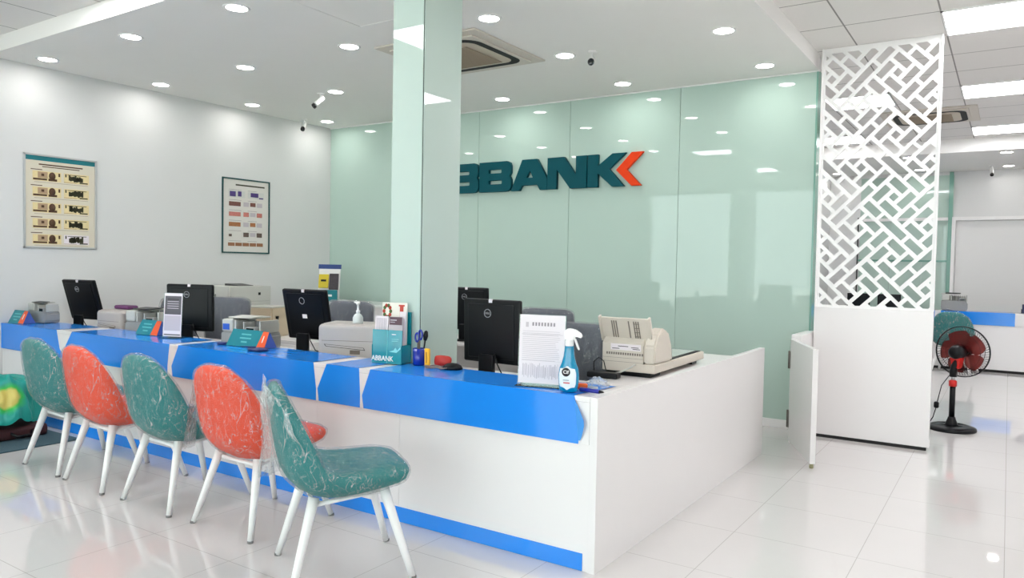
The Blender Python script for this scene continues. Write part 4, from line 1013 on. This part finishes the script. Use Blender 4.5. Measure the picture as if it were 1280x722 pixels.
tc = nt.nodes.new('ShaderNodeTexCoord'); vm = nt.nodes.new('ShaderNodeVectorMath'); vm.operation = 'DISTANCE'; vm.inputs[1].default_value = (.24,-.03,.19)
nz = nt.nodes.new('ShaderNodeTexNoise'); nz.inputs['Scale'].default_value = 7
ad = nt.nodes.new('ShaderNodeMath'); ad.operation = 'MULTIPLY_ADD'; ad.inputs[1].default_value = .12
rp = nt.nodes.new('ShaderNodeValToRGB'); el = rp.color_ramp.elements
el[0].position = .0; el[0].color = lin((204,188,104))+(1,); el[1].position = .13; el[1].color = lin((198,182,92))+(1,)
e = el.new(.155); e.color = lin((40,170,60))+(1,); e = el.new(.20); e.color = lin((0,140,128))+(1,); e = el.new(1); e.color = lin((0,132,124))+(1,)
nt.links.new(tc.outputs['Object'], vm.inputs[0]); nt.links.new(tc.outputs['Object'], nz.inputs['Vector'])
nt.links.new(nz.outputs['Fac'], ad.inputs[0]); nt.links.new(vm.outputs['Value'], ad.inputs[2]); nt.links.new(ad.outputs[0], rp.inputs[0]); nt.links.new(rp.outputs[0], bs.inputs['Base Color'])
ob = MB().grid(110,30,lambda u,v: heap(u,v,0,0,.25,.29,.335,2),RC)
tag(obj('raincoat', ob, None, (-6.66,2.71,.15)), 'teal raincoat with a yellow patch heaped over a dark bag', 'raincoat')

# ------------------------------------------------------------------ daylight
w = bpy.data.worlds.new('world'); bpy.context.scene.world = w; w.use_nodes = True
nt = w.node_tree; bg = nt.nodes['Background']
sky = nt.nodes.new('ShaderNodeTexSky'); sky.sky_type = 'HOSEK_WILKIE'; sky.turbidity = 6; sky.ground_albedo = .45
sky.sun_direction = Vector((.3,.5,.8)).normalized()
mx = nt.nodes.new('ShaderNodeMix'); mx.data_type = 'RGBA'; mx.inputs['Factor'].default_value = .95
mx.inputs['B'].default_value = (.92,.96,1.0,1)
nt.links.new(sky.outputs[0], mx.inputs['A']); nt.links.new(mx.outputs['Result'], bg.inputs[0]); bg.inputs[1].default_value = 3.4
for i, (a, b) in enumerate(wins):
    l = bpy.data.lights.new('daylight_portal', 'AREA'); l.shape = 'RECTANGLE'; l.size = b-a; l.size_y = 3.25; l.cycles.is_portal = True
    o = bpy.data.objects.new('daylight_portal', l); C.objects.link(o); o.location = ((a+b)/2, YF-.16, 1.625); o.rotation_euler = (PI/2,0,PI)
    o.rotation_euler = (-PI/2,0,0)
struct('ground', MB().box(-30,25,-45,YF-.2,-.15,-.05,mat('pavement',(200,199,197),.8)))

sl_ = bpy.data.lights.new('sun', 'SUN'); sl_.energy = 9; sl_.angle = .02; sl_.color = (1,.96,.9)
so = bpy.data.objects.new('sun', sl_); C.objects.link(so); so.rotation_euler = (math.radians(24),0,math.radians(-12))
# ------------------------------------------------------------------ camera
cam = bpy.data.cameras.new('camera'); cam.sensor_fit = 'HORIZONTAL'; cam.sensor_width = 36; cam.lens = 940.066/1280*36; cam.clip_start = .05
co = bpy.data.objects.new('camera', cam); C.objects.link(co)
yaw, pit, rol = (math.radians(v) for v in (33.4457,-1.8885,1.0456))
F_ = Vector((-math.sin(yaw)*math.cos(pit), math.cos(yaw)*math.cos(pit), math.sin(pit)))
R_ = Vector((math.cos(yaw), math.sin(yaw), 0)); U_ = R_.cross(F_)
r2 = R_*math.cos(rol)+U_*math.sin(rol); u2 = -R_*math.sin(rol)+U_*math.cos(rol)
co.matrix_world = Matrix(((r2.x,u2.x,-F_.x,0),(r2.y,u2.y,-F_.y,0),(r2.z,u2.z,-F_.z,1.45),(0,0,0,1)))
s = bpy.context.scene; s.camera = co
s.view_settings.view_transform = 'Standard'; s.view_settings.look = 'None'; s.view_settings.gamma = 1; s.view_settings.use_curve_mapping = False
s.view_settings.exposure = 0.66
s.cycles.use_denoising = True
s.cycles.max_bounces = 12; s.cycles.diffuse_bounces = 8; s.cycles.glossy_bounces = 5; s.cycles.transparent_max_bounces = 16
s.cycles.sample_clamp_indirect = 6
